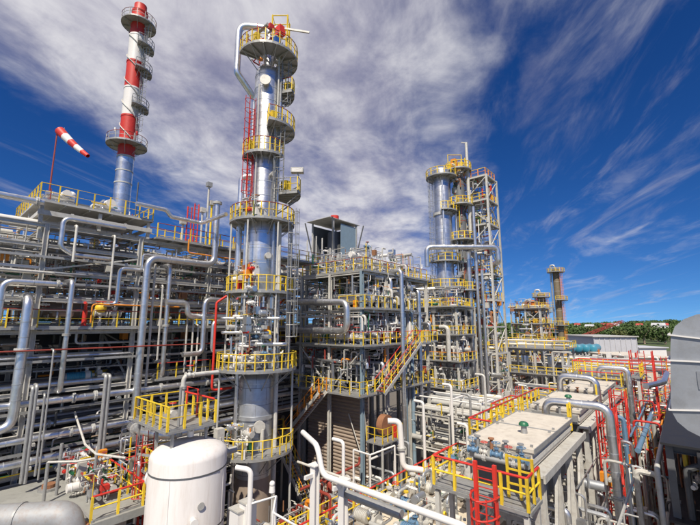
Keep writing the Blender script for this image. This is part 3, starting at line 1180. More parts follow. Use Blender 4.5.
far_column('tall slim brown column alone on the right skyline', 562, 118, .95, 268, 'umber', [(272, 1.5, 0, 2 * PI), (300, 1.7, -1.6, 1.6), (325, 1.4, 0, 2 * PI)])
far_column('short brown column left of the tall slim skyline column', 545, 112, 1.1, 293, 'umber', [(297, 1.3, 0, 2 * PI), (312, 1.5, 0, 2 * PI), (328, 1.5, 0, 2 * PI)])
far_column('short brown column in the yellow far unit, leftmost of the skyline columns', 534, 110, 1.0, 303, 'umber', [(306, 1.2, 0, 2 * PI), (320, 1.4, 0, 2 * PI)])


# ================================================================== PROCESS UNITS IN THE MIDDLE DISTANCE (right of the lattice tower)
def unit(label, px, d, nx, ny, bay, zs, seed, rails=('S', 'E'), mt='steel', bm=None):
    r = random.Random(seed)
    p = atD(px, 330, d)
    xs = [p.x + bay * k for k in range(nx + 1)]
    ys = [p.y + bay * k for k in range(ny + 1)]
    br = []
    for l in range(len(zs)):
        br.append((('y', 0, r.randrange(nx)), l, r.choice('X/\\V')))
        br.append((('x', nx, r.randrange(ny)), l, r.choice('X/\\V')))
    t = steel_frame('process_unit', label, 'process unit', xs, ys, zs, mt, 0.3, 0.3, braces=br, sec='box', bm=bm)
    for z in zs:
        rect_platform(t, xs[0] + .1, xs[-1] + 0.5, ys[0] - 0.5, ys[-1], z + 0.14, 'SE', 'yellow', r.choice(('yellow', 'yellow', 'galv', 'maroon')), 'galv', 1.4, FARPOST, 0.05, th=0.1, joists=False)
    # equipment on every floor
    for li, z in enumerate([0] + list(zs[:-1])):
        for k in range(nx):
            for j in range(ny):
                cx_, cy_ = xs[k] + bay * r.uniform(.3, .7), ys[j] + bay * r.uniform(.25, .7)
                c = (cx_, cy_, z + 0.15)
                q = r.random()
                hh = (zs[li] - z) * 0.72
                rr = r.uniform(.35, .7)
                if q < 0.55:
                    MB().lathe(c, vessel_profile(rr, 0, hh, .5), 12).build('drum', r.choice(('alu', 'steel_light', 'alu_dull', 'brown', 'white')), t, smooth=True)
                elif q < 0.8:
                    MB().cyl((cx_ - bay * .3, cy_, z + 0.9), (cx_ + bay * .3, cy_, z + 0.9), rr, seg=12).box(cx_ - .8, cx_ - .6, cy_ - .2, cy_ + .2, z + .15, z + 0.6).box(cx_ + .6, cx_ + .8, cy_ - .2, cy_ + .2, z + .15, z + 0.6).build('exchanger', r.choice(('alu', 'alu_dull', 'brown')), t, smooth=True)
    for k in range(nx * ny * 3):
        x0, y0 = r.uniform(xs[0], xs[-1]), ys[0] - r.uniform(0.1, 0.4) if r.random() < .6 else r.uniform(ys[0], ys[-1])
        z0, z1 = 0.1, r.choice(zs) + r.uniform(-1.2, 1.8)
        pts = [(x0, y0, z0), (x0, y0, z1), (x0 + r.uniform(-3, 3), y0, z1)]
        MB().tube(pts, r.choice((.07, .1, .16)), 7, .35).build('riser', r.choice(('alu', 'steel_light', 'white', 'alu_dull')), t, smooth=True)
    for k in range(nx * 3):
        z = r.choice(zs) + r.uniform(.3, 1.5)
        y = ys[0] + r.uniform(-.2, 2)
        MB().cyl((xs[0] - 1, y, z), (xs[-1] + 1, y, z), r.choice((.08, .12, .2)), seg=8).build('header', r.choice(('alu', 'steel_light', 'white', 'alu_dull')), t, smooth=True)
    return t


unit('yellow-railed steel process unit on the skyline left of the brown columns', 512, 92, 2, 2, 3.3, [5, 9, 12.5, 16, 19.5], 3, bm='brown', mt='steel')
filler('skyline_gear', 'small yellow and brown gear crowding the skyline unit', *(lambda q: (q.x, q.x + 6.6, q.y - .4, q.y + 6))(atD(512, 330, 92)), 5, 22, 200, 57, mats=('brown', 'steel', 'rust', 'steel_light'), acc=.3, size=1.5, rails=.2)
unit('low process unit with yellow railings just right of the lattice tower', 508, 66, 2, 2, 4.0, [4, 8, 12], 5)
unit('low steel unit with yellow and red railings in front of the blue tanks', 548, 78, 4, 2, 4.2, [4, 8.2], 8)
unit('small steel unit behind the farthest cream cooler', 566, 58, 2, 1, 4.0, [4.5, 8.4], 13)
unit('red-railed equipment structure below the grey ribbed shed', 594, 62, 2, 2, 4.0, [5.2, 9.4], 17)
unit('steel unit among pipes between lattice tower and cream coolers', 519, 48, 2, 1, 3.6, [3.6, 7.4], 23)
unit('low railed steel unit left of the red ladder towers', 545, 46, 2, 1, 3.4, [4.2, 8.0], 29)

unit('tiny far steel unit just right of the lattice tower top landing', 497, 100, 3, 2, 4.4, [4.5, 9], 37)
unit('low far unit with yellow railings behind the lattice tower foot', 488, 84, 3, 2, 4.2, [4.2, 8.4, 12], 41)
unit('middle-distance pump shelter with yellow railing right of the lattice tower foot', 503, 56, 2, 1, 3.4, [3.4], 43)
filler('distant_pipework', 'dense far pipework and railings between lattice tower and coolers', -22, -6.5, 47, 66, .1, 6.5, 420, 51, size=1.5, rails=.13, runs=((0, 60, 3, 9), (1, 40, 3, 9), (2, 60, 2, 6)))
filler('distant_pipework', 'dense distant plant pipework below the skyline columns', -34, -8, 68, 112, .1, 9, 620, 52, size=2.0, rails=.12, runs=((0, 70, 4, 12), (1, 40, 4, 12), (2, 70, 2, 7)))
filler('distant_pipework', 'dense far pipework in front of the grey ribbed shed', -9, 2, 50, 78, .1, 8, 260, 53, size=1.6, rails=.10, accents=('red', 'red', 'orange', 'yellow'), acc=.25)

# ================================================================== LEFT: THE PIPE RACK
RX0, RX1 = -36.5, -30.0
YK = [5.1 + 5.6 * k for k in range(-1, 12)]
LV_NEAR = [4.5, 7.4, 9.6, 12.0, 15.6, 17.6, 19.3, 21.0, 22.3]
LV_FAR = [7.4, 12.0, 15.6, 19.3, 22.3]
steel_frame('pipe_rack', 'tall grey multi-tier steel pipe rack on the left, left of the main column', 'pipe rack', [RX0, RX1], YK[:5], LV_NEAR, 'steel_light', 0.26, 0.22,
            braces=[(('x', 1, 1), 7, '/'), (('x', 0, 2), 4, 'X'), (('x', 1, 3), 3, 'X'), (('y', 1, 0), 6, '/'), (('y', 2, 0), 4, '\\')])
steel_frame('pipe_rack', 'far continuation of the pipe rack behind the main column and stair structure', 'pipe rack', [RX0, RX1], YK[5:], LV_FAR, 'steel_light', 0.26, 0.22,
            braces=[(('x', 1, 0), 4, 'X'), (('x', 1, 2), 3, '/'), (('x', 1, 4), 4, '\\')])
r3 = random.Random(5)
tiername = {4.5: 'lowest tier', 7.4: 'second-lowest tier', 9.6: 'third tier from below', 12.0: 'fourth tier from below', 15.6: 'walkway tier', 17.6: 'tier above the walkway', 19.3: 'third tier from above', 21.0: 'second tier from above', 22.3: 'top tier'}
for z in LV_NEAR:
    n_ = {4.5: 5, 7.4: 6, 9.6: 7, 12.0: 6, 15.6: 4, 17.6: 6, 19.3: 6, 21.0: 6, 22.3: 3}[z]
    x = -30.55
    for k in range(n_):
        r = r3.choice((.07, .09, .12, .16, .2)) if z < 15 else r3.choice((.07, .09, .12, .15, .2))
        x -= r + r3.uniform(.12, .45)
        y0 = -3.5 if r3.random() < .7 or z < 13 else r3.uniform(6, 12)
        y1 = 27.2 if z in (4.5, 9.6, 17.6, 21.0) else r3.uniform(40, 70)
        pts = [(x, y0, z + r + .01), (x, y1, z + r + .01)]
        q = r3.random()
        if q < .3:
            pts.append((x, y1, z + r + 1.3))
        elif q < .5:
            pts.append((x, y1, z - 1.4))
        if z > 16 and q > .8 and y0 < 0:       # expansion loop
            ym = r3.uniform(7, 20)
            zz = z + r + .01
            pts = [(x, y0, zz), (x, ym, zz), (x, ym, zz + 1.0), (x, ym + 1.6, zz + 1.0), (x, ym + 1.6, zz), (x, y1, zz)]
        mt = r3.choice(('alu', 'alu', 'alu_dull', 'steel_light', 'white', 'steel', 'alu')) if z > 15 else r3.choice(('alu', 'steel_dark', 'steel_dark', 'alu_dull', 'rust', 'brown'))  # lower tiers get darker colours in place of shade
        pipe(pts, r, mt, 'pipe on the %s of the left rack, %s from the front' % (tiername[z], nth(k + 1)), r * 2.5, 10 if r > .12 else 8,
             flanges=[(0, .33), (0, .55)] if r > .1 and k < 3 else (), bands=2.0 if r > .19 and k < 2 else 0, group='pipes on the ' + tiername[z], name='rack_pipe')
        x -= r
# dark house added behind the rack in place of the shade between its pipes
t = thing('added_dark_house', (-46, 10, 0), 'dark building added as shade behind the pipes of the left rack', 'building')
MB().box(-54, -37.3, -12, 40, 0, 15.2).build('wall', 'shade_dark', t)
MB().box(-54.4, -37.0, -12.4, 40.4, 15.22, 15.5).build('roof', 'steel_dark', t)
for k in range(14):
    y = -4 + 2.4 * k
    w_ = MB().box(-37.29, -37.23, y - .75, y + .75, 12.6, 13.9).build('window', 'glass', t)
    MB().box(-37.29, -37.20, y - .04, y + .04, 12.6, 13.9).box(-37.29, -37.18, y - .85, y + .85, 12.45, 12.58).build('frame', 'steel_light', w_)

steel_frame('pipe_rack', 'rear pipe rack seen through the front rack on the left', 'pipe rack', [-44.5, -39.0], YK[:7], [17.4, 19.2, 21.0, 22.6], 'steel', .26, .22, z0=15.5)
for z, n_ in ((17.4, 4), (19.2, 5), (21.0, 5), (22.6, 4)):
    for k in range(n_):
        r = r3.choice((.12, .16, .22, .3))
        x = -39.6 - k * .95
        pipe([(x, -6, z + r + .01), (x, r3.uniform(24, 40), z + r + .01)], r, r3.choice(('alu', 'alu_dull', 'steel', 'rust')), 'pipe on the rear rack, %s from the front at the %s level' % (nth(k + 1), {17.4: 'lowest', 19.2: 'second-lowest', 21.0: 'second-highest', 22.6: 'highest'}[z]), .4, 8, name='rack_pipe', group='pipes on the rear rack')
dk_ = ('steel', 'alu_dull', 'steel_light', 'alu', 'brown')
filler('rack_pipework', 'dense small pipework in the upper tiers of the left rack', -36.3, -30.3, -1, 27, 15.9, 22.2, 620, 61, mats=('alu', 'steel_light', 'steel', 'alu_dull', 'steel_dark', 'brown'), acc=.16, size=.85, runs=((1, 190, 3, 14), (0, 60, 2, 5), (2, 110, 1, 4)))  # dark colours mixed in to imitate the shade inside the rack
filler('rack_pipework', 'dense small pipework in the lower tiers of the left rack, coloured dark as shade', -36.3, -30.4, -1, 27, 1.0, 15.2, 260, 62, mats=('steel_dark', 'steel', 'brown', 'alu_dull', 'steel_dark'), acc=.08, size=1.1, runs=((1, 150, 3, 14), (2, 40, 1, 4)))  # dark mix stands in for shade low in the rack
filler('rack_pipework', 'dense small pipework along the far rack behind the stair structure', -36.3, -29.7, 27.5, 66, 12.2, 22.3, 520, 63, size=1.1, rails=.06, runs=((1, 160, 3, 12), (0, 60, 2, 5), (2, 120, 1, 4)))
filler('rack_pipework', 'dense pipework on the rear rack behind the left rack', -45, -38.6, -4, 42, 17.3, 23.4, 520, 64, mats=dk_, size=1.5, acc=.10)
filler('rack_top_gear', 'small instruments and pipes on the rack-top platform', -37, -30.2, 4.8, 11, 23.8, 24.7, 60, 65, acc=.3)
# walkways on the rack
t = thing('rack_floor', (-34, 12, 15.4), 'solid floor inside the left rack behind the walkway', 'floor')
for k in range(5):
    MB().box(-36.3, -31.05, YK[k] + .15, YK[k + 1] - .15, 15.42, 15.55).build('floor_slab', 'steel', t)
t = thing('rack_walkway', (-30.4, 11, 15.6), 'long grated walkway with yellow posts halfway up the left rack', 'walkway')
rect_platform(t, -31.0, -29.3, -2, 26.5, 15.78, 'EW', 'yellow', 'maroon', 'galv', 1.4)
t = thing('rack_walkway', (-30.4, 30, 22.3), 'long walkway with yellow posts along the top of the far rack', 'walkway')
rect_platform(t, -31.2, -29.4, 11.6, 66, 22.5, 'EW', 'yellow', 'maroon', 'galv', 1.3)
t = thing('rack_walkway', (-30, 14, 12), 'lower walkway with yellow posts on the far half of the rack', 'walkway')
rect_platform(t, -29.8, -28.9, 12.2, 27, 12.1, 'E', 'yellow', 'red', 'galv', 1.3)
t = thing('roof_platform', (-33, 8, 22.4), 'wide yellow-railed platform on top of the left rack below the windsock', 'platform')
rect_platform(t, -38.0, -29.7, 4.5, 11.3, 23.75, 'NSEW', 'yellow', 'yellow', 'steel', 0.95)
for x in (-29.9, -33.5, -37.6):
    for y in (4.7, 7.9, 11.1):
        member(t, 'stub_column', (x, y, 22.32), (x, y, 23.55), .2, .2, 'steel_light', 'box')
for y in (4.7, 6.3, 7.9, 9.5, 11.1):
    member(t, 'joist', (-37.9, y, 23.05), (-29.75, y, 23.05), .16, .26, 'steel_light', 'box')
member(t, 'edge_beam', (-29.72, 4.5, 22.95), (-29.72, 11.3, 22.95), .12, .3, 'steel_light', 'box')
t = thing('rack_unit', (-33, 8, 23.75), 'dark blue machine under a flat hood on the rack-top platform', 'machine')
MB().box(-35, -33, 6.4, 10, 23.78, 24.6).build('body', 'blue', t)
MB().box(-35.2, -32.8, 6.2, 10.2, 24.62, 24.78).build('hood', 'steel_dark', t)
MB().cyl((-34, 7, 24.78), (-34, 7, 25.5), .22, seg=10).ball((-34, 7, 25.6), .3).build('vent_cowl', 'white', t, smooth=True)
t = thing('whip_antenna', (-31, 10.5, 23.78), 'thin dark upright mast on the rack-top platform beside the chimney', 'mast')
MB().cyl((-31, 10.5, 23.78), (-31, 10.5, 26.9), .05, seg=6).bar((-31, 10.2, 25.2), (-31, 10.9, 25.2), .03, .03).build('mast', 'steel_dark', t)

# windsock
wp = atD(50, 187, 26.5)
t = thing('windsock', (wp.x, wp.y, 23.78), 'red and white windsock on a red pole above the left rack', 'windsock')
tip = V((wp.x, wp.y, 30.3))
MB().cyl((wp.x, wp.y, 23.78), (wp.x, wp.y, 30.3), .06, .045, seg=8).build('pole', 'maroon', t, smooth=True)
MB().tube([(tip.x + .33 * math.cos(a), tip.y + .2 + .2 * math.sin(a), tip.z + .33 * math.sin(a)) for a in [2 * PI * k / 12 for k in range(12)]], .03, 5, closed=True).build('hoop', 'steel', t)
p0, p1 = atD(60, 131, 26.5), atD(88, 156, 26.0)
for k in range(5):
    a_, b_ = p0.lerp(p1, k / 5), p0.lerp(p1, (k + 1) / 5)
    a_ = a_ - V((0, 0, .10 * math.sin(PI * k / 5)))
    b_ = b_ - V((0, 0, .10 * math.sin(PI * (k + 1) / 5)))
    MB().cyl(a_, b_, .34 - .04 * k, .34 - .04 * (k + 1), seg=14, cap=False).build('sleeve_band', 'red' if k % 2 == 0 else 'white', t, smooth=True)

# big pipes standing in front of the rack
FX = -28.6


def xz(px, py, X=FX):
    p = atX(px, py, X)
    return p


a_ = atX(3, 283, FX); b_ = atX(62, 283, FX)
pipe([(FX, a_.y, 16.2), (FX, a_.y, 18.4), (FX, b_.y, 18.4)], .165, 'alu', 'silver pipe with a bend down at the left picture edge', .5, 14, flanges=[(1, .93)], bands=1.0)
a_ = atX(22, 350, FX)
pipe([(FX - 1.6, a_.y, 17.6), (FX, a_.y, 17.6), (FX, a_.y, 10.3), (FX, a_.y - 3, 10.3)], .25, 'alu', 'thick silver riser with bent top at far left', .7, 16, flanges=[(1, .42)], bands=1.0)
a_ = atX(67, 330, FX)
pipe([(FX - 1.5, a_.y, 18.7), (FX, a_.y, 18.7), (FX, a_.y, 12.0), (FX - 1.5, a_.y, 12.0)], .15, 'alu', 'silver riser second from left, reaching the fourth tier', .4, 14, flanges=[(1, .5)], bands=1.0)
a_ = atX(142, 330, FX); b_ = atX(214, 264, FX)
pipe([(FX, a_.y, 8.3), (FX, a_.y, 20.75), (FX, b_.y, 20.75), (FX, b_.y, 26.2)], .25, 'alu', 'very tall thick silver pipe with a bend beside the main column', .8, 18, flanges=[(0, .12), (2, .97)], bands=1.0)
a_ = atX(168, 320, FX)
pipe([(FX - 1.8, a_.y, 20.4), (FX - .3, a_.y, 20.4), (FX - .3, a_.y, 12.2), (FX - 1.8, a_.y, 12.2)], .165, 'alu', 'silver riser right of the very tall bent pipe', .5, 14, bands=1.0, flanges=[(1, .55)])
a_ = atX(154, 320, FX)
pipe([(FX - .5, a_.y, 20.4), (FX - .5, a_.y, 10)], .09, 'steel_light', 'thin grey riser between the two tall silver risers', .3, 8)
a_ = atX(120, 268, -29.4)
pipe([(-29.4, a_.y + 1.8, a_.z), (-29.4, a_.y, a_.z), (-29.4, a_.y, 17.3), (-29.4, a_.y - .8, 17.3)], .14, 'alu', 'short silver pipe with one bend on the rack face', .4, 12)
a_ = atX(64, 218, -29.3)
pipe([(-29.3, a_.y + 3.6, a_.z), (-29.3, a_.y, a_.z), (-29.3, a_.y, a_.z - 1.9), (-29.3, a_.y + .7, a_.z - 2.3), (-29.3, a_.y + 3.0, a_.z - 2.3)], .15, 'alu', 'silver pipe with a U bend just below the rack-top platform', .4, 12)
a_ = atX(0, 195, -29.5)
pipe([(-29.5, -3, 23.5), (-29.5, 4.7, 23.5)], .2, 'alu', 'silver pipe ending at the rack-top platform, top left', .4, 12, flanges=[(0, .96)])
pipe([(-29.35, 9.9, 24.7), (-29.35, 12.1, 24.7), (-29.35, 12.5, 24.25), (-29.35, 15.0, 24.25), (-25.6, 15.0, 24.3)], .16, 'alu', 'silver pipe zigzagging from the rack-top platform to the main column', .4, 12)
a_ = atX(180, 303, -28.4); b_ = atX(230, 314, -28.4)
pipe([(-28.4, a_.y - 1.0, 17.6), (-28.4, a_.y + .6, 17.6), (-28.4, a_.y + .6, 16.6), (-28.4, b_.y, 16.6)], .21, 'alu', 'silver S-shaped pipe left of the main column', .5, 14, bands=.9)
a_ = atX(204, 320, -28.0); b_ = atX(234, 297, -28.0)
pipe([(-28.0, b_.y, 17.9), (-28.0, a_.y, 17.9), (-28.0, a_.y, 13.8), (-28.0, a_.y - 1.5, 13.8)], .19, 'alu', 'silver pipe dropping to a U bend left of the red pipe', .5, 14)
a_ = atX(213, 330, -27.6)
pipe([(-27.6, a_.y + 1.6, 16.2), (-27.6, a_.y, 16.2), (-27.6, a_.y, 13.9), (-27.6, a_.y + 1.8, 13.9)], .16, 'alu', 'small silver C-shaped pipe beside the red pipe', .4, 12)
a_ = atX(214, 350, -26.6)
pipe([(-26.6, a_.y + 1.6, 11.2), (-26.6, a_.y, 11.2), (-26.6, a_.y, 17.6), (-25.6, a_.y + 1.6, 19.0), (-24.9, a_.y + 1.9, 19.0)], .09, 'red', 'bright red pipe climbing beside the main column', .3, 10, name='fire_water_pipe')
# horizontal vessels inside the rack
hvessel('heat_exchanger', 'brown exchanger behind the left rack walkway', (-33, 5.8, 17.0), (-33, 10.2, 17.0), .75, 'brown', 'heat exchanger', 15.62)
hvessel('heat_exchanger', 'grey exchanger behind the rack walkway, behind the tall bent pipe', (-33, 12.4, 16.9), (-33, 17.4, 16.9), .62, 'cladding', 'heat exchanger', 15.62)
hvessel('heat_exchanger', 'brown exchanger on the rack left of the main column', (-33, 19, 16.9), (-33, 24, 16.9), .62, 'brown', 'heat exchanger', 15.62)
t = thing('fire_monitor', (-29.7, 7.6, 15.8), 'red fire monitor standing on the left rack walkway', 'fire monitor')
MB().cyl((-29.75, 7.6, 15.8), (-29.75, 7.6, 16.9), .14, seg=10).cyl((-29.75, 7.6, 15.8), (-29.75, 7.6, 15.9), .28, seg=12).build('stand', 'red', t, smooth=True)
MB().tube([(-29.75, 7.6, 16.85), (-29.75, 7.6, 17.1), (-29.3, 7.5, 17.3), (-28.8, 7.3, 17.35)], .09, 8, .15).build('nozzle', 'red', t, smooth=True)
for k, (px, lab) in enumerate(((101, 'yellow-wrapped valve on the left rack walkway beside the red monitor'), (115, 'grey valve on the rack walkway right of the yellow-wrapped valve'))):
    p = atX(px, 306, -29.7)
    o = valve('steel', (-29.7, p.y, 16.7), PI / 2, lab)
    t_ = thing('valve_stand', (-29.7, p.y, 15.8), 'grey stand under the %s valve on the rack walkway' % ('yellow-wrapped' if k == 0 else 'right-hand grey'), 'stand')
    MB().cyl((-29.7, p.y, 15.8), (-29.7, p.y, 16.55), .1, seg=8).build('stand_post', 'steel', t_)
    if k == 0:
        MB().ball((-29.7, p.y, 17.05), .36, 12, 8).build('jacket', 'yellow', t_, smooth=True)
# teal motors low in the rack
for k, px in enumerate((80, 92)):
    p = atX(px, 372, -31.2)
    pump('teal', (-31.2, p.y, 12.03), PI / 2, 'teal motor pump glimpsed low in the left rack, %s' % ('left one' if k == 0 else 'right one'), 'teal pumps', .9)
# slim risers on the rack face
rs = [(27, 388, 482, .09), (31, 386, 482, .09), (40, 395, 475, .06), (46, 350, 478, .05), (100, 376, 500, .11), (104, 376, 500, .11), (112, 235, 300, .07), (75, 225, 262, .08), (160, 285, 360, .07), (186, 310, 372, .07), (192, 318, 372, .07), (197, 325, 372, .07)]
for k, (px, pt, pb, r) in enumerate(rs):
    X = -27.7 if pt > 340 else -28.9
    p = atX(px, (pt + pb) / 2, X)
    zt, zb = atX(px, pt, X).z, max(7.0, atX(px, pb, X).z)
    pipe([(X, p.y, zb), (X, p.y, zt), (X - .5, p.y, zt)], r, 'galv' if pt > 340 else 'steel_light', 'slim grey riser on the front of the left rack, %s from the left' % nth(k + 1), .2, 8, group='slim risers on the rack', name='riser_pipe')
# thin horizontals and cable trays along the rack face
for k, z in enumerate((20.1, 18.5, 13.7, 10.8, 8.5)):
    t = thing('cable_tray', (-29.75, 12, z - .1), 'grey cable tray along the rack front, %s from the top' % nth(k + 1), 'cable tray', 'cable trays on the rack')
    MB().box(-29.84, -29.62, -3, 60 if k < 2 else 27, z - .02, z).box(-29.84, -29.82, -3, 60 if k < 2 else 27, z, z + .12).box(-29.64, -29.62, -3, 60 if k < 2 else 27, z, z + .12).build('tray', 'galv', t)
    MB().tube([(-29.75, -3, z + .05), (-29.75, 59 if k < 2 else 26, z + .05)], .045, 6).build('cable', 'black', t)
    b = MB()
    for y in YK[:6]:
        b.box(-29.84, -29.62, y - .05, y + .05, z - .1, z - .02)
    b.build('bracket', 'galv', t)
ZS = sorted([r3.uniform(13, 22) for _ in range(17)] + [r3.uniform(7.5, 12) for _ in range(9)], reverse=True)
for k, z in enumerate(ZS):
    y0 = r3.uniform(0, 20)
    L = r3.uniform(3, 9)
    X = r3.uniform(-31.5, -29.0)
    r = r3.choice((.05, .06, .08, .1))
    pts = [(X, y0, z + r3.choice((-1.2, 1.1))), (X, y0, z), (X, y0 + L, z), (X - 1.2, y0 + L, z)]
    RNG_P = dict(group='small pipes threaded through the rack')
    pipe(pts, r, r3.choice(('alu', 'steel_light', 'white', 'alu_dull', 'orange' if k % 6 == 0 else 'alu')), 'small bent pipe threaded through the left rack, %s from the top' % nth(ZS.index(z) + 1), .22, 8, name='small_pipe', **RNG_P)
pipe([(-28.2, 3, 14.5), (-28.2, 24, 14.5)], .05, 'maroon', 'thin dark red pipe along the rack below the walkway', .2, 6)
# two long silver pipes low in front of the rack
for k, (z, r, X) in enumerate(((11.5, .20, -28.9), (9.55, .18, -28.7), (8.3, .22, -28.9))):
    pipe([(X, -2, z), (X, 27, z)], r, 'alu', 'long silver pipe low along the rack front, %s from the top' % nth(k + 1), .5, 14, flanges=[(0, .32), (0, .36), (0, .5), (0, .62)], bands=1.2)
    t = thing('pipe_support', (X, 12, z - 1), 'grey brackets under the %s low silver pipe on the rack front' % nth(k + 1), 'pipe support')
    for y in YK[1:6]:
        member(t, 'bracket', (-30.15, y + .4, z - r - .1), (X + .35, y + .4, z - r - .1), .12, .16, 'steel', 'box')

# ------------------------------------------------------------------ raised slab at the lower left
t = thing('concrete_deck', (-25.5, 2, 0), 'grey concrete deck at the lower left with railing and valves', 'deck')
MB().box(-29.75, -21.3, -8, 9.0, 6.65, 7.0).build('slab', 'slab_grey', t)
MB().box(-29.85, -21.2, 9.003, 9.2, 6.55, 7.12).build('kerb', 'concrete', t)
for x in (-29, -25.5, -22):
    for y in (-4, 2, 8):
        MB().box(x - .25, x + .25, y - .25, y + .25, 0, 6.65).build('pillar', 'concrete', t)
dk = MB().box(-23.6, -21.4, 6.6, 6.7, 7.0, 7.1).build('edge_strip', 'galv', t)
rail(dk, [(-29.5, 8.85, 7.0), (-21.5, 8.85, 7.0), (-21.5, 6.6, 7.0)], 'yellow', 'red', 1.0, posts=BIGPOST, rr=.05)
rail(dk, [(-29.5, -4, 7.0), (-29.5, 8.85, 7.0)], 'yellow', 'red', 1.2, posts=BIGPOST, rr=.045)
# big duct lying on the deck
c0, c1 = V((-22.9, 4.1, 7.62)), V((-21.55, 5.65, 7.62))
t = thing('round_duct', (-23.6, 3.4, 7.0), 'big grey round duct lying on the concrete deck, bottom left', 'duct')
MB().tube([c0 - (c1 - c0) * 1.2, c0, c1, c1 + V((.15, .15, -.72))], .60, 28, .7).build('shell', 'weathered', t, smooth=True)
dd = (c1 - c0).normalized()
MB().cyl(c1 + V((.12, .12, -.6)), c1 + V((.12, .12, -.52)), .72, seg=28).build('base_flange', 'rust', t, smooth=True)
for f in (-.6, .1):
    q = c0.lerp(c1, f)
    MB().cyl(q - dd * .04, q + dd * .04, .64, seg=28).build('flange', 'galv', t, smooth=True)
for f in (.1, .7):
    q = c0.lerp(c1, f)
    MB().box(q.x - .4, q.x + .4, q.y - .4, q.y + .4, 7.003, 7.35).build('saddle', 'steel', t)
# valve manifold on the deck
pipe([(-29.2, 8.0, 7.6), (-23.4, 8.0, 7.6)], .14, 'steel_light', 'grey manifold pipe on the concrete deck before the red railing', .3, 10, flanges=[(0, .1), (0, .5), (0, .9)])
pipe([(-29.2, 7.3, 7.45), (-22.8, 7.3, 7.45)], .1, 'alu', 'thin silver manifold pipe at the front of the deck valves', .3, 10)
MB_s = thing('manifold_rest', (-26, 7.6, 7), 'low grey steel rests under the deck manifold pipes', 'pipe support')
for x in (-28.6, -26.2, -23.8):
    member(MB_s, 'rest', (x, 7.2, 7.0), (x, 7.2, 7.34), .12, .12, 'steel', 'box')
    member(MB_s, 'rest', (x, 8.0, 7.0), (x, 8.0, 7.45), .12, .12, 'steel', 'box')
vk = ['white', 'white', 'green', 'white', 'green', 'white', 'white', 'steel', 'green', 'steel', 'steel']
for k, kd in enumerate(vk):
    x = -28.9 + .55 * k
    valve(kd, (x, 8.0 if k % 2 == 0 else 7.3, 7.62 if k % 2 == 0 else 7.47), 0, '%s valve on the deck manifold, %s from the left' % ('grey' if kd == 'steel' else kd, nth(k + 1)), 'deck manifold valves').scale = (.68, .68, .68)
t = thing('pipe_portal', (-26, 7.6, 7), 'slim grey pipe portal standing on the concrete deck over the valves', 'pipe portal')
for a_, b_ in (((-26.2, 6.3, 7), (-26.2, 6.3, 9.6)), ((-24.2, 7.4, 7), (-24.2, 7.4, 9.2)), ((-25.4, 5.6, 7), (-25.4, 5.6, 9.0))):
    member(t, 'upright', a_, b_, .16, .16, 'galv', 'tube')
MB().tube([(-29.6, 7.6, 10.5), (-26.2, 7.4, 9.3), (-24.2, 7.4, 9.2), (-22.4, 8.2, 9.2)], .06, 7).build('crossbar', 'steel_light', t, smooth=True)
MB().tube([(-25.4, 5.6, 9.0), (-24.4, 6.6, 9.0), (-24.2, 7.4, 9.0)], .06, 7).build('crossbar', 'steel_light', t, smooth=True)
t = thing('hatch_cover', (-26.8, 6.4, 7), 'rusty round hatch with flange lying on the concrete deck', 'hatch')
MB().cyl((-27.4, 6.2, 7.0), (-27.4, 6.2, 7.12), .5, seg=16).build('ring', 'galv', t)
MB().cyl((-27.4, 6.2, 7.123), (-27.4, 6.2, 7.3), .32, seg=14).build('lid', 'rust', t)
# pipes between deck and tank
pipe([(-25.9, 9.6, 9.9), (-24.2, 9.6, 9.9), (-22.2, 10.2, 9.9), (-22.2, 12.5, 9.9)], .22, 'alu', 'silver pipe bending towards the white tank', .5, 14, flanges=[(0, .5)])
pipe([(-24.6, 10.2, 7.6), (-23.3, 9.9, 8.5), (-22.3, 10.8, 8.5), (-22.3, 13, 8.5)], .2, 'alu', 'lower silver pipe bending left of the white tank', .5, 14)
pipe([(-25.5, 9.7, 5), (-25.5, 9.7, 8.2), (-24.4, 9.7, 8.2), (-24.4, 9.7, 5)], .13, 'alu', 'small silver arch pipe behind the deck railing', .35, 10)
# red and yellow caged landing beside the tank
t = thing('caged_landing', (-21.9, 8, 5), 'red and yellow caged landing between deck and white tank', 'platform')
rect_platform(t, -22.9, -21.35, 9.25, 10.6, 6.4, 'NSW', 'yellow', 'red', 'galv', .5, BIGPOST, .045)
rect_platform(t, -22.9, -21.35, 9.25, 10.6, 8.3, 'NSW', 'yellow', 'yellow', 'galv', .6, BIGPOST, .035)
for x in (-22.9, -21.4):
    for y in (9.25, 10.6):
        member(t, 'upright', (x, y, 0), (x, y, 9.3), .1, .1, 'red', 'box')
ladder(t, -22.2, 9.3, 5.0, 9.4, -PI / 2, 'red', True, w=.5, cm='red')

# ------------------------------------------------------------------ white tank
TC = (-19.1, 9.9, 0)
t = thing('white_tank', TC, 'big white cylindrical tank with domed top at lower left', 'tank')
MB().lathe(TC, vessel_profile(1.78, 0, 10.35, .36, True, False), 56).build('shell', 'white_streaked', t, smooth=True)
for z in (9.15, 6.7, 3.6):
    MB().annulus(TC, 1.77, 1.797, z - .035, z + .035, 0, 2 * PI, 56).build('weld_ring', 'steel_dark', t, smooth=True)
nozzle(t, TC, PI + .35, 8.35, 1.77, .30, .45, 'white')
nozzle(t, TC, -.3, 7.4, 1.77, .12, .3, 'white')
MB().cyl((-19.1, 9.9, 10.5), (-19.1, 9.9, 10.85), .16, seg=12).cyl((-19.1, 9.9, 10.85), (-19.1, 9.9, 10.95), .28, seg=12).build('top_nozzle', 'white', t, smooth=True)

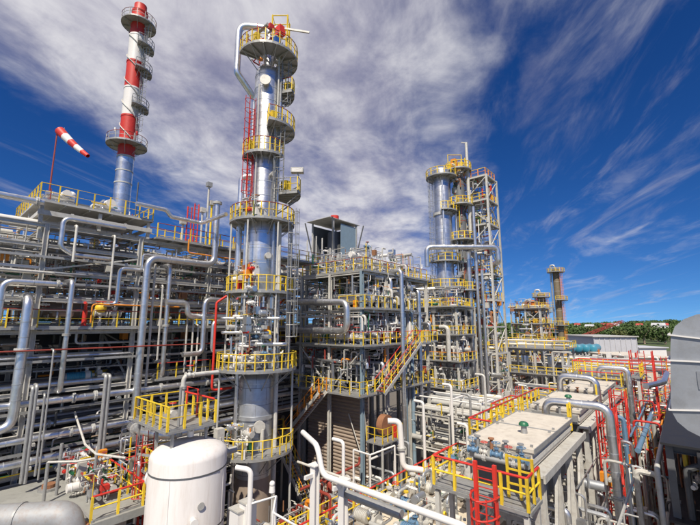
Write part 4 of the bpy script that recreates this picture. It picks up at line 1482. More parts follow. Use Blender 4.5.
for a_ in (-2.1, -.9, .6, 2.4):
    q0 = V((TC[0] + 1.785 * math.cos(a_), TC[1] + 1.785 * math.sin(a_), 0))
    MB().bar(q0 + V((0, 0, 6.74)), q0 + V((0, 0, 9.1)), .02, .03).build('weld_seam', 'white', t)
a_ = math.atan2(-9.9, 19.1) + .35
q0 = V((TC[0] + 1.80 * math.cos(a_), TC[1] + 1.80 * math.sin(a_), 7.9))
MB().cyl(q0, q0 + V((math.cos(a_), math.sin(a_), 0)) * .05, .16, seg=14).build('gauge', 'steel', t, smooth=True)
t = thing('tank_platform', (-20.4, 9.6, 10.6), 'square railed platform perched on top of the white tank', 'platform')
rect_platform(t, -22.5, -18.6, 8.5, 10.9, 11.05, 'NSEW', 'yellow', 'yellow', 'galv', .85, BIGPOST, .04)
for x, y in ((-20.6, 8.9), (-18.9, 8.9), (-20.6, 10.6), (-18.9, 10.6)):
    member(t, 'support_leg', (x, y, 9.75), (x, y, 10.95), .12, .12, 'galv', 'box')
for x, y in ((-22.3, 8.7), (-22.3, 10.7)):
    member(t, 'support_leg', (x, y, 9.2), (x, y, 10.95), .1, .1, 'galv', 'box')
    member(t, 'strut', (x, y, 9.3), (-20.75, y + (.6 if y < 9 else -.4), 9.3), .1, .1, 'galv', 'box')
rl = MB().tube([(-22.4, 10.85, 12.2), (-18.7, 10.85, 12.2)], .05, 6).tube([(-21.6, 10.85, 11.1), (-21.6, 10.85, 12.5), (-20.4, 10.85, 12.5), (-20.4, 10.85, 11.1)], .05, 6)
rl.build('red_gate', 'red', t)
pipe([(-19.6, 9.6, 10.5), (-19.6, 9.6, 13.4), (-19.6, 11.5, 13.4)], .11, 'steel_light', 'thin vent pipe rising through the white tank platform', .3, 10, flanges=[(0, .8)])
pipe([(-19.2, 9.3, 10.6), (-19.2, 9.3, 12.6), (-19.2, 9.3, 12.9)], .07, 'galv', 'short grey stub on the white tank platform', .2, 8)
valve('steel', (-19.6, 9.9, 13.4), PI / 2, 'grey valve on the vent line above the white tank').scale = (.6, .6, .6)
valve('steel', (-20.6, 9.6, 11.45), 0, 'grey valve on the white tank platform deck').scale = (.6, .6, .6)

# ------------------------------------------------------------------ striped chimney behind the rack
CC = (-56.4, 17.2, 0)
t = thing('chimney', CC, 'tall red and white striped chimney with a silver lower shaft', 'chimney')
rc = 1.05


def zch(py):
    return atD(128, py, 50).z


seq = [(0, 'alu_sheet'), (zch(158), 'red'), (zch(118), 'white'), (zch(90), 'red'), (zch(64), 'white'), (zch(38), 'red'), (zch(14), None)]
for i in range(len(seq) - 1):
    z0, z1 = seq[i][0], seq[i + 1][0]
    MB().lathe(CC, [(rc, z0), (rc, z1)], 32).build('shaft_band', seq[i][1], t, smooth=True)
    MB().annulus(CC, rc - .02, rc + .05, z1 - .12, z1 + .12, 0, 2 * PI, 32).build('flange_ring', 'steel' if i == 0 else seq[i][1], t, smooth=True)
for py in (172, 184):
    MB().annulus(CC, rc - .02, rc + .06, zch(py) - .08, zch(py) + .08, 0, 2 * PI, 32).build('flange_ring', 'steel', t, smooth=True)
zt = zch(14)
MB().lathe(CC, [(rc, zt), (rc * .8, zt + .5), (rc * .8, zt + 1.3), (rc * .68, zt + 1.3), (rc * .68, zt - 1)], 24).build('tip', 'red', t, smooth=True)
ring_platform(t, CC, zch(26), rc, rc + 1.2, 0, 2 * PI, 'steel_light', 'maroon', 'galv', 7, 1.0, None, .04)
ring_platform(t, CC, zch(146), rc, rc + 1.45, 0, 2 * PI, 'steel_light', 'maroon', 'galv', 7, 1.0, None, .04)
for py in (48, 72, 108):
    ring_platform(t, CC, zch(py), rc, rc + 1.2, -.25, 1.6, 'galv', 'galv', 'galv', 4, .9, None, .05, True)
ladder(t, CC[0] + (rc + .35) * math.cos(.55), CC[1] + (rc + .35) * math.sin(.55), zch(146), zch(24), .55, 'steel', True)
sp = MB()                       # spiral strakes
for s0 in (0, PI):
    pts = [V((CC[0] + (rc + .1) * math.cos(s0 - k * .32), CC[1] + (rc + .1) * math.sin(s0 - k * .32), zch(140) + (zch(30) - zch(140)) * k / 48)) for k in range(49)]
    sp.tube(pts, .07, 5)
sp.build('strake', 'steel_light', t)
for a_ in (.2, 1.9, 3.6, 5.2):
    q = V((CC[0] + (rc + 1.1) * math.cos(a_), CC[1] + (rc + 1.1) * math.sin(a_), zch(146)))
    MB().cyl(q + V((0, 0, 1.1)), q + V((0, 0, 1.6)), .14, seg=8).build('warning_light', 'red' if a_ < 3 else 'white', t, smooth=True)

for k, (px, pt, mt_) in enumerate(((186, 206, 'red'), (193, 203, 'red'), (201, 212, 'steel_light'), (206, 186, 'steel_light'), (210, 205, 'yellow'), (182, 224, 'steel_light'))):
    p_ = atX(px, 236, -30.6)
    zt_ = atX(px, pt, -30.6).z
    t = thing('rack_top_mast', (-30.6, p_.y, 22.5), '%s mast on the rack top left of the main column, %s from the left' % ({'red': 'red', 'steel_light': 'grey', 'yellow': 'yellow'}[mt_], nth((2, 3, 4, 5, 6, 1)[k])), 'mast', 'masts on the rack top')
    MB().cyl((-30.6, p_.y, 22.5), (-30.6, p_.y, zt_), .09 if mt_ != 'red' else .06, seg=8).build('shaft', mt_, t, smooth=True)
    if mt_ == 'red':
        MB().cyl((-30.6, p_.y + .35, 22.5), (-30.6, p_.y + .35, zt_), .05, seg=6).build('rail', 'red', t)
        b = MB()
        z = 22.9
        while z < zt_:
            b.bar((-30.6, p_.y, z), (-30.6, p_.y + .35, z), .03, .03)
            z += .35
        b.build('rungs', 'red', t)
    else:
        MB().box(-30.8, -30.4, p_.y - .22, p_.y + .22, zt_ + .002, zt_ + .4).build('head_box', 'steel_light' if k != 3 else 'galv', t)
filler('deck_pipework', 'small valves and pipes crowding the concrete deck manifold', -29.2, -23.2, 6.9, 8.7, 7.05, 8.5, 90, 101, mats=('steel', 'steel_light', 'alu_dull', 'white'), acc=.25, size=.7, runs=((2, 14, 1, 2.2),))
filler('deck_pipework', 'tangle of pipes between the concrete deck and the white tank', -28.5, -21.3, 9.4, 14.0, 2.5, 9.2, 170, 102, mats=('steel', 'steel_light', 'alu_dull', 'alu'), acc=.2, size=.9, runs=((2, 50, 1, 4), (0, 30, 1, 5), (1, 30, 1, 4)))

# ================================================================== THE MAIN COLUMN
MC = (-24.25, 17.4, 0)
t = MAIN = thing('distillation_column', MC, 'tallest silver distillation column with ring platforms, left of centre', 'column')
TOCAM = math.atan2(-MC[1], -MC[0])       # heading from the column to the viewer's side
RIGHT = TOCAM + PI / 2


def zmc(py):
    return atD(262, py, 29).z


b = MB()
b.lathe(MC, vessel_profile(1.22, 0, 12.6, .5, True, False), 40)
b.build('lower_shell', 'alu_dull_sheet', t, smooth=True)
MB().lathe(MC, vessel_profile(.82, 12.3, 17.9, .5), 32).build('middle_shell', 'alu_sheet', t, smooth=True)
MB().lathe(MC, vessel_profile(1.36, 17.6, 24.2, .4), 40).build('upper_shell', 'alu_sheet', t, smooth=True)
MB().lathe(MC, [(1.30, 23.6), (1.04, 24.6), (1.04, 36.4), (.98, 36.8), (.7, 37.2), (.42, 37.4), (.42, 38.9)], 40).build('top_shell', 'alu_sheet', t, smooth=True)
shell_bands(t, MC, 1.22, 1, 12, 1.2)
shell_bands(t, MC, 1.36, 18.2, 23.4, 1.15)
shell_bands(t, MC, 1.04, 24.7, 36.5, 1.15)
shell_bands(t, MC, .82, 12.8, 17.6, 1.1)
MB().annulus(MC, 1.2, 1.34, 9.35, 9.6, 0, 2 * PI, 36).build('stiffener_ring', 'alu_dull', t, smooth=True)
MB().lathe(MC, [(1.5, 0), (1.35, 3.0), (1.225, 5.5)], 36).build('skirt', 'cladding', t, smooth=True)
nozzle(t, MC, TOCAM + .2, 9.0, 1.2, .28, .25, 'steel_light', 'manway')
nozzle(t, MC, TOCAM - .15, 35.3, 1.02, .30, .28, 'steel_light', 'manway')
nozzle(t, MC, TOCAM + .3, 21.0, 1.34, .16, .25, 'steel_light')
nozzle(t, MC, TOCAM + .5, 27.5, 1.02, .14, .3, 'steel_light')
ring_platform(t, MC, 7.3, 1.24, 2.75, TOCAM - 1.9, TOCAM + 1.6, 'yellow', 'yellow', 'galv', 7, .8, None, .035, True)
ring_platform(t, MC, 12.85, 1.0, 2.85, 0, 2 * PI, 'yellow', 'yellow', 'galv', 10, .85, None, .035)
ring_platform(t, MC, 18.35, 1.37, 2.45, 0, 2 * PI, 'yellow', 'yellow', 'galv', 10, .8, None, .035)
ring_platform(t, MC, 23.75, 1.37, 2.45, 0, 2 * PI, 'yellow', 'maroon', 'galv', 10, .8, None, .035)
ring_platform(t, MC, 26.3, 1.06, 2.9, RIGHT - .5, RIGHT + .7, 'yellow', 'galv', 'galv', 4, .7, None, .035, True)
ring_platform(t, MC, 29.2, 1.06, 1.75, TOCAM - 1.7, TOCAM + .9, 'yellow', 'maroon', 'galv', 6, .6, None, .035, True)
ring_platform(t, MC, 31.6, 1.06, 2.3, RIGHT - 1.5, RIGHT + 1.3, 'yellow', 'maroon', 'galv', 6, .7, None, .035, True)
ring_platform(t, MC, 35.0, 1.06, 2.2, RIGHT - .5, RIGHT + .6, 'yellow', 'maroon', 'galv', 4, .6, None, .035, True)
ring_platform(t, MC, 38.0, .9, 2.4, TOCAM - 1.3, RIGHT + 1.1, 'yellow', 'maroon', 'galv', 9, .7, None, .035, True)
# instrument cabinets and cages on the platforms
for i, (z, a_, rr, w_, h_, m_) in enumerate(((35.05, RIGHT, 1.7, .55, 1.1, 'yellow'), (26.35, RIGHT + .05, 1.75, .6, 1.1, 'yellow'), (31.65, TOCAM + .35, 1.5, .45, .9, 'yellow'), (38.05, TOCAM - .6, 1.8, .4, 1.1, 'yellow'), (38.05, TOCAM + .3, 1.7, .4, .9, 'blue'), (31.65, TOCAM + .9, 1.6, .4, .7, 'blue'), (29.25, TOCAM - .9, 1.4, .4, .9, 'yellow'), (23.8, TOCAM - .2, 1.9, .9, .55, 'white'))):
    q = V((MC[0] + rr * math.cos(a_), MC[1] + rr * math.sin(a_), z))
    MB().box(q.x - w_ / 2, q.x + w_ / 2, q.y - w_ / 2, q.y + w_ / 2, z + .05, z + h_).build('cabinet', m_, t)
# derrick and davit on the top platform
q = V((MC[0], MC[1], 38.0))
d1 = Rv * .9 + Fv * -.2
for a_, b_ in ((.2, 0), (1.5, 0), (.2, 1.0), (1.5, 1.0)):
    p = q + Rv * a_ + Fv * b_
    member(t, 'derrick_post', p, p + V((0, 0, 4.4)), .1, .1, 'yellow', 'box')
for z in (1.4, 2.9, 4.35):
    pp = [q + Rv * a_ + Fv * b_ + V((0, 0, z)) for a_, b_ in ((.2, 0), (1.5, 0), (1.5, 1.0), (.2, 1.0))]
    MB().tube(pp, .05, 5, closed=True).build('derrick_beam', 'yellow', t)
MB().bar(q + Rv * .2 + V((0, 0, 3.25)), q + Rv * 3.4 + V((0, 0, 2.7)), .12, .16).build('davit_arm', 'steel_light', t)
MB().box(q.x + .3, q.x + 1.0, q.y + .3, q.y + .9, 40.4, 41.2).build('hoist_box', 'red', t)
MB().tube([q + Rv * -1.4 + V((0, 0, .1)), q + Rv * -1.4 + V((0, 0, 2.2)), q + Rv * -.6 + V((0, 0, 2.4)), q + Rv * -.4 + V((0, 0, 1.2))], .06, 6, .3).build('whip_pipe', 'steel', t)
MB().cyl(q + Rv * -.7 + V((0, 0, .1)), q + Rv * -.7 + V((0, 0, 2.0)), .2, seg=10).build('relief_valve', 'orange', t, smooth=True)
# overhead vapour line: out of the top, over the left edge and down the column
l_ = -Rv
tp = V((MC[0], MC[1], 38.6))
vl = [tp, tp + V((0, 0, 2.5)), tp + l_ * 2.55 - Fv * .3 + V((0, 0, 2.5)), tp + l_ * 2.55 - Fv * .3 + V((0, 0, -1.9)), tp + l_ * 1.25 + Fv * .9 + V((0, 0, -3.6)), tp + l_ * 1.25 + Fv * .9 + V((0, 0, -14.0))]
MB().tube(vl, .27, 14, .75).build('overhead_line', 'alu', t, smooth=True)
pl = V((MC[0], MC[1], 0)) + l_ * 1.75 - Fv * .2
MB().tube([pl - l_ * .9 + V((0, 0, 27.6)), pl + V((0, 0, 27.6)), pl + V((0, 0, 23.0)), pl + l_ * .0 + V((0, 0, 18.8))], .24, 12, .6).build('side_draw', 'alu', t, smooth=True)
# ladders
pL = V((MC[0], MC[1], 0)) + Rv * 1.05 - Fv * .75
ladder(t, pL.x + .15, pL.y - .1, 24.0, 31.5, RIGHT - .6, 'galv', True)
pL2 = V((MC[0], MC[1], 0)) + Rv * 1.25 - Fv * .25
ladder(t, pL2.x, pL2.y, 31.7, 38.0, RIGHT - .2, 'galv', True)
pL3 = V((MC[0], MC[1], 0)) - Rv * .95 - Fv * .85
ladder(t, pL3.x, pL3.y, 23.8, 33.0, TOCAM - .8, 'red', True)
pL4 = V((MC[0], MC[1], 0)) - Rv * 1.7 - Fv * 2.1
ladder(t, pL4.x, pL4.y, 0.1, 7.4, TOCAM - .6, 'galv', True)
pL5 = V((MC[0], MC[1], 0)) + Rv * 2.3 - Fv * .9
ladder(t, pL5.x, pL5.y, 12.9, 23.8, RIGHT - .3, 'galv', True)
# slim pipes clipped to the column
for i, (a_, rr, z0, z1, r) in enumerate(((TOCAM + .75, 1.25, 24.5, 37.8, .07), (TOCAM + .95, 1.3, 24.5, 36.0, .10), (TOCAM - .55, 1.25, 24.5, 35.0, .06), (TOCAM + .55, 1.62, 12.9, 23.6, .09), (TOCAM + .9, 1.7, 12.9, 23.6, .12), (TOCAM - .85, 1.62, 12.9, 23.6, .10), (TOCAM + 1.15, 1.55, .2, 12.6, .14), (TOCAM - 1.0, 1.6, .2, 12.6, .12), (TOCAM + .35, 1.5, 7.4, 8.8, .14))):
    q = V((MC[0] + rr * math.cos(a_), MC[1] + rr * math.sin(a_), 0))
    MB().cyl(q + V((0, 0, z0)), q + V((0, 0, z1)), r, seg=8).build('riser', 'alu' if i % 2 else 'steel_light', t, smooth=True)
# posts carrying the ring platforms
for a_ in (TOCAM - 1.3, TOCAM - .45, TOCAM + .5, TOCAM + 1.3, TOCAM + 2.6, TOCAM - 2.5):
    q = V((MC[0] + 2.36 * math.cos(a_), MC[1] + 2.36 * math.sin(a_), 0))
    member(t, 'ring_post', q + V((0, 0, 12.87)), q + V((0, 0, 23.5)), .13, .13, 'steel_light', 'tube')
for a_ in (TOCAM - 1.5, TOCAM + 1.45, TOCAM + 2.6, TOCAM - 2.5):
    q = V((MC[0] + 2.6 * math.cos(a_), MC[1] + 2.6 * math.sin(a_), 0))
    member(t, 'ring_post', q, q + V((0, 0, 12.6)), .16, .16, 'steel', 'tube')
# floodlight mast on the right balcony
q = V((MC[0], MC[1], 26.3)) + Rv * 2.9
t = thing('floodlight', tuple(q), 'floodlight on a short mast at the right balcony of the main column', 'floodlight')
MB().tube([q, q + V((0, 0, 1.2)), q + Rv * -.3 + V((0, 0, 1.75))], .05, 6).build('mast', 'steel', t)
MB().bar(q + Rv * -.75 + V((0, 0, 1.9)), q + Rv * .25 + V((0, 0, 1.9)), .5, .4).build('lamp_housing', 'steel', t)
MB().bar(q + Rv * -.65 - Fv * .22 + V((0, 0, 1.86)), q + Rv * .15 - Fv * .22 + V((0, 0, 1.86)), .06, .3).build('lamp_glass', 'white', t)
# dense valve manifold before the middle shell
rv = random.Random(21)
base = V((MC[0], MC[1], 0)) - Fv * 1.55
for i in range(9):
    off = -1.7 + 3.4 * i / 8
    q = base + Rv * off + Fv * (.35 * abs(off) ** 1.2)
    zt = rv.uniform(13.8, 16.8)
    pts = [q + V((0, 0, 12.9)), q + V((0, 0, zt)), q + Fv * .7 + V((0, 0, zt))]
    pipe(pts, rv.choice((.07, .1, .13)), rv.choice(('alu', 'steel_light', 'white')), 'short riser before the main column waist, %s from the left' % nth(i + 1), .25, 8, flanges=[(0, .5)], group='risers at the column waist')
    if i % 2 == 0:
        valve(rv.choice(('steel', 'white', 'steel')), q + V((0, 0, rv.uniform(13.6, 14.2))), YAW, 'handwheel valve before the main column waist, %s from the left' % nth(i // 2 + 1), 'valves at the column waist')
for i, (z, s0, s1, r) in enumerate(((15.4, -2.2, 1.2, .12), (16.4, -2.3, 2.0, .10), (14.6, -1.0, 2.3, .14))):
    p0, p1 = base + Rv * s0 - Fv * .2 + V((0, 0, z)), base + Rv * s1 - Fv * .2 + V((0, 0, z))
    pipe([p0 + Fv * .8, p0, p1, p1 + Fv * .8], r, 'alu', 'silver cross pipe before the main column waist, %s from the top' % ('second', 'first', 'third')[i], .3, 10, flanges=[(1, .4)])
t = thing('cage_ladder', tuple(base - Rv * 2.1 + V((0, 0, 12.9))), 'yellow square cage on the left of the main column waist', 'cage')
q = base - Rv * 2.0 + Fv * .5
for a_, b_ in ((0, 0), (.8, 0), (.8, .8), (0, .8)):
    p = q + Rv * a_ + Fv * b_
    member(t, 'upright', p + V((0, 0, 15.3)), p + V((0, 0, 18.3)), .08, .08, 'yellow', 'box')
for z in (15.4, 16.2, 17.0):
    MB().tube([q + Rv * a_ + Fv * b_ + V((0, 0, z)) for a_, b_ in ((0, 0), (.8, 0), (.8, .8), (0, .8))], .04, 5, closed=True).build('hoop', 'yellow', t)

filler('column_pipework', 'crowd of small valves and pipes around the main column waist', MC[0] - .6, MC[0] + 2.1, MC[1] - 2.2, MC[1] + .3, 12.95, 17.9, 210, 71, acc=.2, size=.8)
filler('column_pipework', 'small pipes and instruments on the lowest ring of the main column', MC[0] - .6, MC[0] + 1.9, MC[1] - 2.1, MC[1] - 1.3, 7.35, 9.2, 34, 72, acc=.25, size=.7)
filler('column_pipework', 'small pipes and instruments on the ring below the column top', MC[0] - .6, MC[0] + 1.7, MC[1] - 2.0, MC[1] - 1.4, 23.8, 25.4, 40, 73, acc=.25, size=.8)
filler('column_pipework', 'small pipes and instruments on the upper middle ring of the main column', MC[0] - .6, MC[0] + 1.7, MC[1] - 2.0, MC[1] - 1.4, 18.4, 20.2, 40, 74, acc=.25, size=.8)
filler('column_pipework', 'small gear crowding the top platform of the main column', MC[0] - 1.2, MC[0] + 1.6, MC[1] - 1.6, MC[1] + 1.2, 38.05, 40.2, 60, 75, acc=.4, size=.8)

# ================================================================== THE STAIR STRUCTURE RIGHT OF THE MAIN COLUMN
SX0, SX1, SY0, SY1 = -28.6, -20.9, 25.6, 36.6
xs = [SX0, -24.7, SX1]
ys = [SY0, 29.2, 32.8, SY1]
SL = [10.1, 14.1, 17.25, 20.6]
steel_frame('stair_structure', 'blue-grey steel structure with stairs, right of the main column', 'steel structure', xs, ys, SL, 'steel_light', .26, .22,
            braces=[(('x', 2, 2), 1, '/'), (('x', 2, 0), 0, 'V'), (('y', 0, 0), 1, '\\'), (('x', 2, 2), 2, '\\'), (('y', 0, 1), 1, '/')], bm='steel_light', cm=lambda x, y: 'bluegrey' if x > -21 and y < 26 else 'steel_light')
t = thing('stair_deck', (-24, 30, 10.1), 'lowest railed deck of the stair structure, at stair foot', 'deck')
rect_platform(t, SX0 - .2, SX1 + .55, SY0 - 1.0, SY1, 10.22, 'SEN', 'yellow', 'yellow', 'galv', 1.0)
t = thing('stair_deck', (-24, 30, 14.1), 'middle railed deck of the stair structure, at stair head', 'deck')
rect_platform(t, SX0 - .2, SX1 + .55, SY0 - .5, SY1 + 1.2, 14.22, 'SE', 'yellow', 'red', 'galv', 1.0)
t = thing('stair_deck', (-22, 31, 17.3), 'upper right railed deck of the stair structure under the white drum', 'deck')
rect_platform(t, -23.4, SX1 + .5, SY0 - .2, 33.2, 17.37, 'SEN', 'yellow', 'yellow', 'galv', 1.0)
t = thing('stair_deck', (-26, 31, 20.6), 'top railed deck of the stair structure', 'deck')
rect_platform(t, SX0, SX1 + .2, SY0, SY1, 20.72, 'SE', 'yellow', 'maroon', 'galv', 1.2)
# corrugated wall pieces
def corrugated(label, x0, x1, y, z0, z1, ribs, name='clad_wall'):
    t = thing(name, ((x0 + x1) / 2, y, z0), label, 'wall')
    MB().box(x0, x1, y, y + .1, z0, z1).build('backing', 'cladding', t)
    n_ = int((z1 - z0) / ribs)
    me = MB().add([(x0, y - .001, 0), (x1, y - .001, 0), (x1, y - .09, ribs * .35), (x0, y - .09, ribs * .35), (x1, y - .09, ribs * .6), (x0, y - .09, ribs * .6), (x1, y - .001, ribs * .95), (x0, y - .001, ribs * .95)],
                  [(0, 1, 2, 3), (3, 2, 4, 5), (5, 4, 6, 7), (0, 3, 5, 7), (1, 6, 4, 2)]).mesh('wall_rib', 'cladding')
    for k in range(n_):
        inst('wall_rib', me, t, (0, 0, z0 + k * ribs))
    return t


corrugated('beige ribbed metal wall under the stair structure, behind the stairs', SX0 + .2, SX1 - .2, SY0 + 1.0, 0.1, 9.75, .30)
# flights
staircase('upper staircase climbing right to the middle deck', (SX1 + .6, 26.6, 10.22), (SX1 + .6, 32.8, 14.22), .95, (1, 0, 0), 'steel_light', 'yellow', 'red', tm='maroon')
t = thing('stair_landing', (-19.8, 33.5, 14.1), 'small landing at the head of the upper staircase', 'landing')
rect_platform(t, SX1 + .58, SX1 + 1.6, 32.85, 34.4, 14.21, 'EN', 'yellow', 'yellow', 'galv', .7)
staircase('middle staircase descending left below the lowest deck', (-28.4, SY0 - 1.1, 6.0), (-24.0, SY0 - 1.1, 10.22), .95, (0, -1, 0), 'steel_light', 'orange', 'orange', tm='rust')
t = thing('stair_landing', (-29, 24, 6), 'small landing at the foot of the middle staircase', 'landing')
rect_platform(t, -29.8, -28.45, SY0 - 3.2, SY0 - 1.0, 6.0, 'SW', 'yellow', 'yellow', 'galv', .7)
for x in (-29.7, -28.6):
    for y in (SY0 - 3.1, SY0 - 1.1):
        member(t, 'leg', (x, y, 0), (x, y, 5.8), .14, .14, 'steel', 'box')
staircase('lowest staircase running down to the ground beside the column', (-24.2, SY0 - 2.15, 1.4), (-28.4, SY0 - 2.15, 6.0), .95, (0, -1, 0), 'steel_light', 'yellow', 'orange', tm='galv')
# raking prop on the wall
t = thing('raking_prop', (-22, 25, 4), 'thin pale prop leaning across the ribbed wall', 'prop')
member(t, 'prop', (-22.9, SY0 + .55, 8.3), (-21.1, SY0 + .55, 4.4), .09, .09, 'steel_light', 'tube')
# white drum, exchangers and the big silver loop
hvessel('white_drum', 'white-ended horizontal drum on the upper deck of the stair structure', (-27.8, 27.4, 18.35), (-21.3, 27.4, 18.35), .55, 'white', 'drum', 17.4)
hvessel('heat_exchanger', 'silver exchanger on the upper deck behind the white drum', (-27.8, 30.5, 18.3), (-21.8, 30.5, 18.3), .6, 'alu', 'heat exchanger', 17.4)
hvessel('heat_exchanger', 'silver exchanger on the middle deck of the stair structure', (-27.6, 28.2, 15.2), (-22, 28.2, 15.2), .55, 'alu', 'heat exchanger', 14.25)
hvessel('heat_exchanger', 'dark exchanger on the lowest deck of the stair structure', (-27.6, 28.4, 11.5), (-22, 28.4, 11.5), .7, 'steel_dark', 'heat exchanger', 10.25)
yl = SY0 - .9
a_, b_, c_, e_ = atY(292, 302, yl), atY(347, 302, yl), atY(347, 331, yl), atY(288, 334, yl)
pipe([a_ + V((0, 1.5, 0)), a_, b_, V((b_.x, yl, c_.z)), V((e_.x, yl, c_.z)), V((e_.x, yl + 1.5, c_.z))], .30, 'alu', 'large silver U-shaped pipe loop before the stair structure', .75, 16, flanges=[(4, .1)], bands=1.0)
# fan duct house on the rack behind
hx, hy = -33.0, 36.0
t = thing('fan_hood', (hx, hy, 22.5), 'open-sided blue-grey fan hood with red motor on the rack top', 'fan hood')
p0 = V((-35.2, 33.6, 22.6))
x0, x1, y0, y1, zb, ztp = -35.3, -31.6, 33.2, 37.6, 24.2, 28.6
MB().box(x1 - .06, x1, y0 + 1.4, y1, zb, ztp).build('side_panel', 'bluegrey', t)
MB().box(x0, x1 - .07, y1 - .06, y1, zb, ztp).build('side_panel', 'bluegrey', t)
MB().box(x0, x0 + .06, y0, y1 - .07, zb, ztp).build('side_panel', 'steel_dark', t)
MB().add([(x0 - .2, y0 - .9, ztp + .35), (x1 + .2, y0 - .9, ztp + .35), (x1 + .2, y1 + .5, ztp + .35), (x0 - .2, y1 + .5, ztp + .35), (x0 - .2, y0 - .9, ztp + .42), (x1 + .2, y0 - .9, ztp + .42), (x1 + .2, y1 + .5, ztp + .42), (x0 - .2, y1 + .5, ztp + .42)],
         [(3, 2, 1, 0), (4, 5, 6, 7), (0, 1, 5, 4), (1, 2, 6, 5), (2, 3, 7, 6), (3, 0, 4, 7)]).build('roof', 'steel', t)
for x, y in ((x0, y0), (x1, y0), (x0, y1), (x1, y1)):
    member(t, 'corner_post', (x, y, 22.55), (x, y, ztp + .34), .18, .18, 'steel', 'box')
for x, y, dx, dy in ((x0, y0, -.6, -.8), (x1, y0, .6, -.8), (x1, y1, .6, .8)):
    member(t, 'strut', (x, y, zb + .6), (x + dx, y + dy, ztp + .35), .12, .12, 'steel_dark', 'box')
MB().cyl(((x0 + x1) / 2, (y0 + y1) / 2, ztp + .52), ((x0 + x1) / 2, (y0 + y1) / 2, ztp + 1.5), .55, seg=14).build('motor', 'red', t, smooth=True)
MB().cyl(((x0 + x1) / 2, (y0 + y1) / 2, zb - .2), ((x0 + x1) / 2, (y0 + y1) / 2, zb + 3.6), 1.0, .9, seg=20).build('fan_drum', 'steel_dark', t, smooth=True)
MB().box(x0 + .2, x1 - .2, y0 + .2, y1 - .2, zb - .5, zb - .25).build('floor', 'steel_dark', t)
MB().box(-31.5, -29.6, 39, 41.2, 22.56, 23.7).build('pump_box', 'blue', t)
# tall slim masts by the hood
for k, px in enumerate((307, 312, 316, 322, 330)):
    p = atX(px, 262, -32)
    zt = atX(px, (240, 236, 236, 238, 248)[k], -32).z
    pipe([(-32, p.y, 22.5), (-32, p.y, zt)], .08, 'steel_light', 'slim vent mast left of the fan hood, %s from the left' % nth(k + 1), .2, 8, group='vent masts by the fan hood')
# vertical pipes with bent tops on the right of the stair structure
for k, (px, pt, pb, X, r) in enumerate(((377, 272, 330, -21.6, .2), (391, 278, 310, -20.6, .17), (402, 270, 345, -19.8, .2), (405, 300, 400, -20.7, .15), (412, 310, 400, -20.9, .19), (419, 290, 345, -21, .22), (427, 280, 350, -22, .15))):
    p = atX(px, (pt + pb) / 2, X)
    zt, zb = atX(px, pt, X).z, atX(px, pb, X).z
    zb = 0.05 if k in (2, 3, 4, 5) else 17.4 if k < 2 else 14.3
    pipe([(X, p.y, zb), (X, p.y, zt), (X - 1.6, p.y + .2, zt)], r, ('alu', 'alu', 'alu', 'bluegrey', 'bluegrey', 'alu', 'steel_light')[k], 'upright pipe on the right side of the stair structure, %s from the left' % nth(k + 1), .5, 12, bands=1.2 if r > .15 else 0, group='upright pipes right of the stairs')
# pipework clutter filling the structure
rq = random.Random(77)


def clutter(where, x0, x1, y0, y1, floor, ceil, nr, nh, grp, far=False, mats=('alu', 'alu', 'steel_light', 'white', 'alu_dull', 'steel')):
    items = []
    for k in range(nr):
        x, y = rq.uniform(x0, x1), rq.uniform(y0, y1)
        z1 = rq.uniform(floor + (ceil - floor) * .5, ceil)
        dx = rq.choice((-1, 1)) * rq.uniform(.5, 1.8)
        items.append((pxof((x, y, z1)), [(x, y, floor), (x, y, z1), (x + dx, y, z1), (x + dx, y, z1 - rq.uniform(.4, 1.2))], rq.choice((.05, .07, .1, .14))))
    items.sort(key=lambda q: q[0])
    for k, (px, pts, r) in enumerate(items):
        pipe(pts, r, rq.choice(mats), 'small upright bent pipe %s, %s from the left' % (where, nth(k + 1)), .25, 8, flanges=[(0, .35)] if r > .06 and not far else (), group=grp, name='riser_pipe')
    hz = []
    for k in range(nh):
        z = rq.uniform(floor + .6, ceil - .2)
        hz.append(z)
    hz.sort(reverse=True)
    for k, z in enumerate(hz):
        if rq.random() < .5:
            y = rq.uniform(y0, y1)
            pts = [(x0 - .3, y, z), (x1 + .2, y, z), (x1 + .2, y, z - rq.uniform(.4, 1.0))]
        else:
            x = rq.uniform(x0, x1)
            pts = [(x, y0 - .2, z), (x, y1 + .2, z), (x, y1 + .2, z + .5)]
        pipe(pts, rq.choice((.06, .09, .12, .16)), rq.choice(mats), 'level pipe %s, %s from the top' % (where, nth(k + 1)), .3, 12, group=grp, name='level_pipe')


clutter('on the lowest stair deck', SX0 + .3, SX1, SY0 - .6, 30, 10.25, 13.6, 14, 6, 'pipes on the lowest stair deck')
clutter('on the middle stair deck', SX0 + .3, SX1 + .2, SY0 - .3, 31, 14.25, 16.9, 16, 6, 'pipes on the middle stair deck')
clutter('on the upper stair deck', -23.2, SX1 + .3, SY0 + .2, 33, 17.4, 20.2, 12, 4, 'pipes on the upper stair deck')
clutter('on the top stair deck', SX0 + .3, SX1, SY0 + .3, SY1, 20.75, 22.6, 10, 4, 'pipes on the top stair deck')
clutter('right end of the middle stair deck', SX1 - 3, SX1 + .3, 32.5, SY1 + 1, 14.25, 17, 10, 3, 'pipes at the right end of the middle deck')
for k in range(8):
    x = SX0 + 1 + k * .9
    valve(rq.choice(('steel', 'white', 'steel', 'green')), (x, SY0 - .2, 14.9), 0, 'handwheel valve on the middle stair deck edge, %s from the left' % nth(k + 1), 'valves on the middle stair deck')
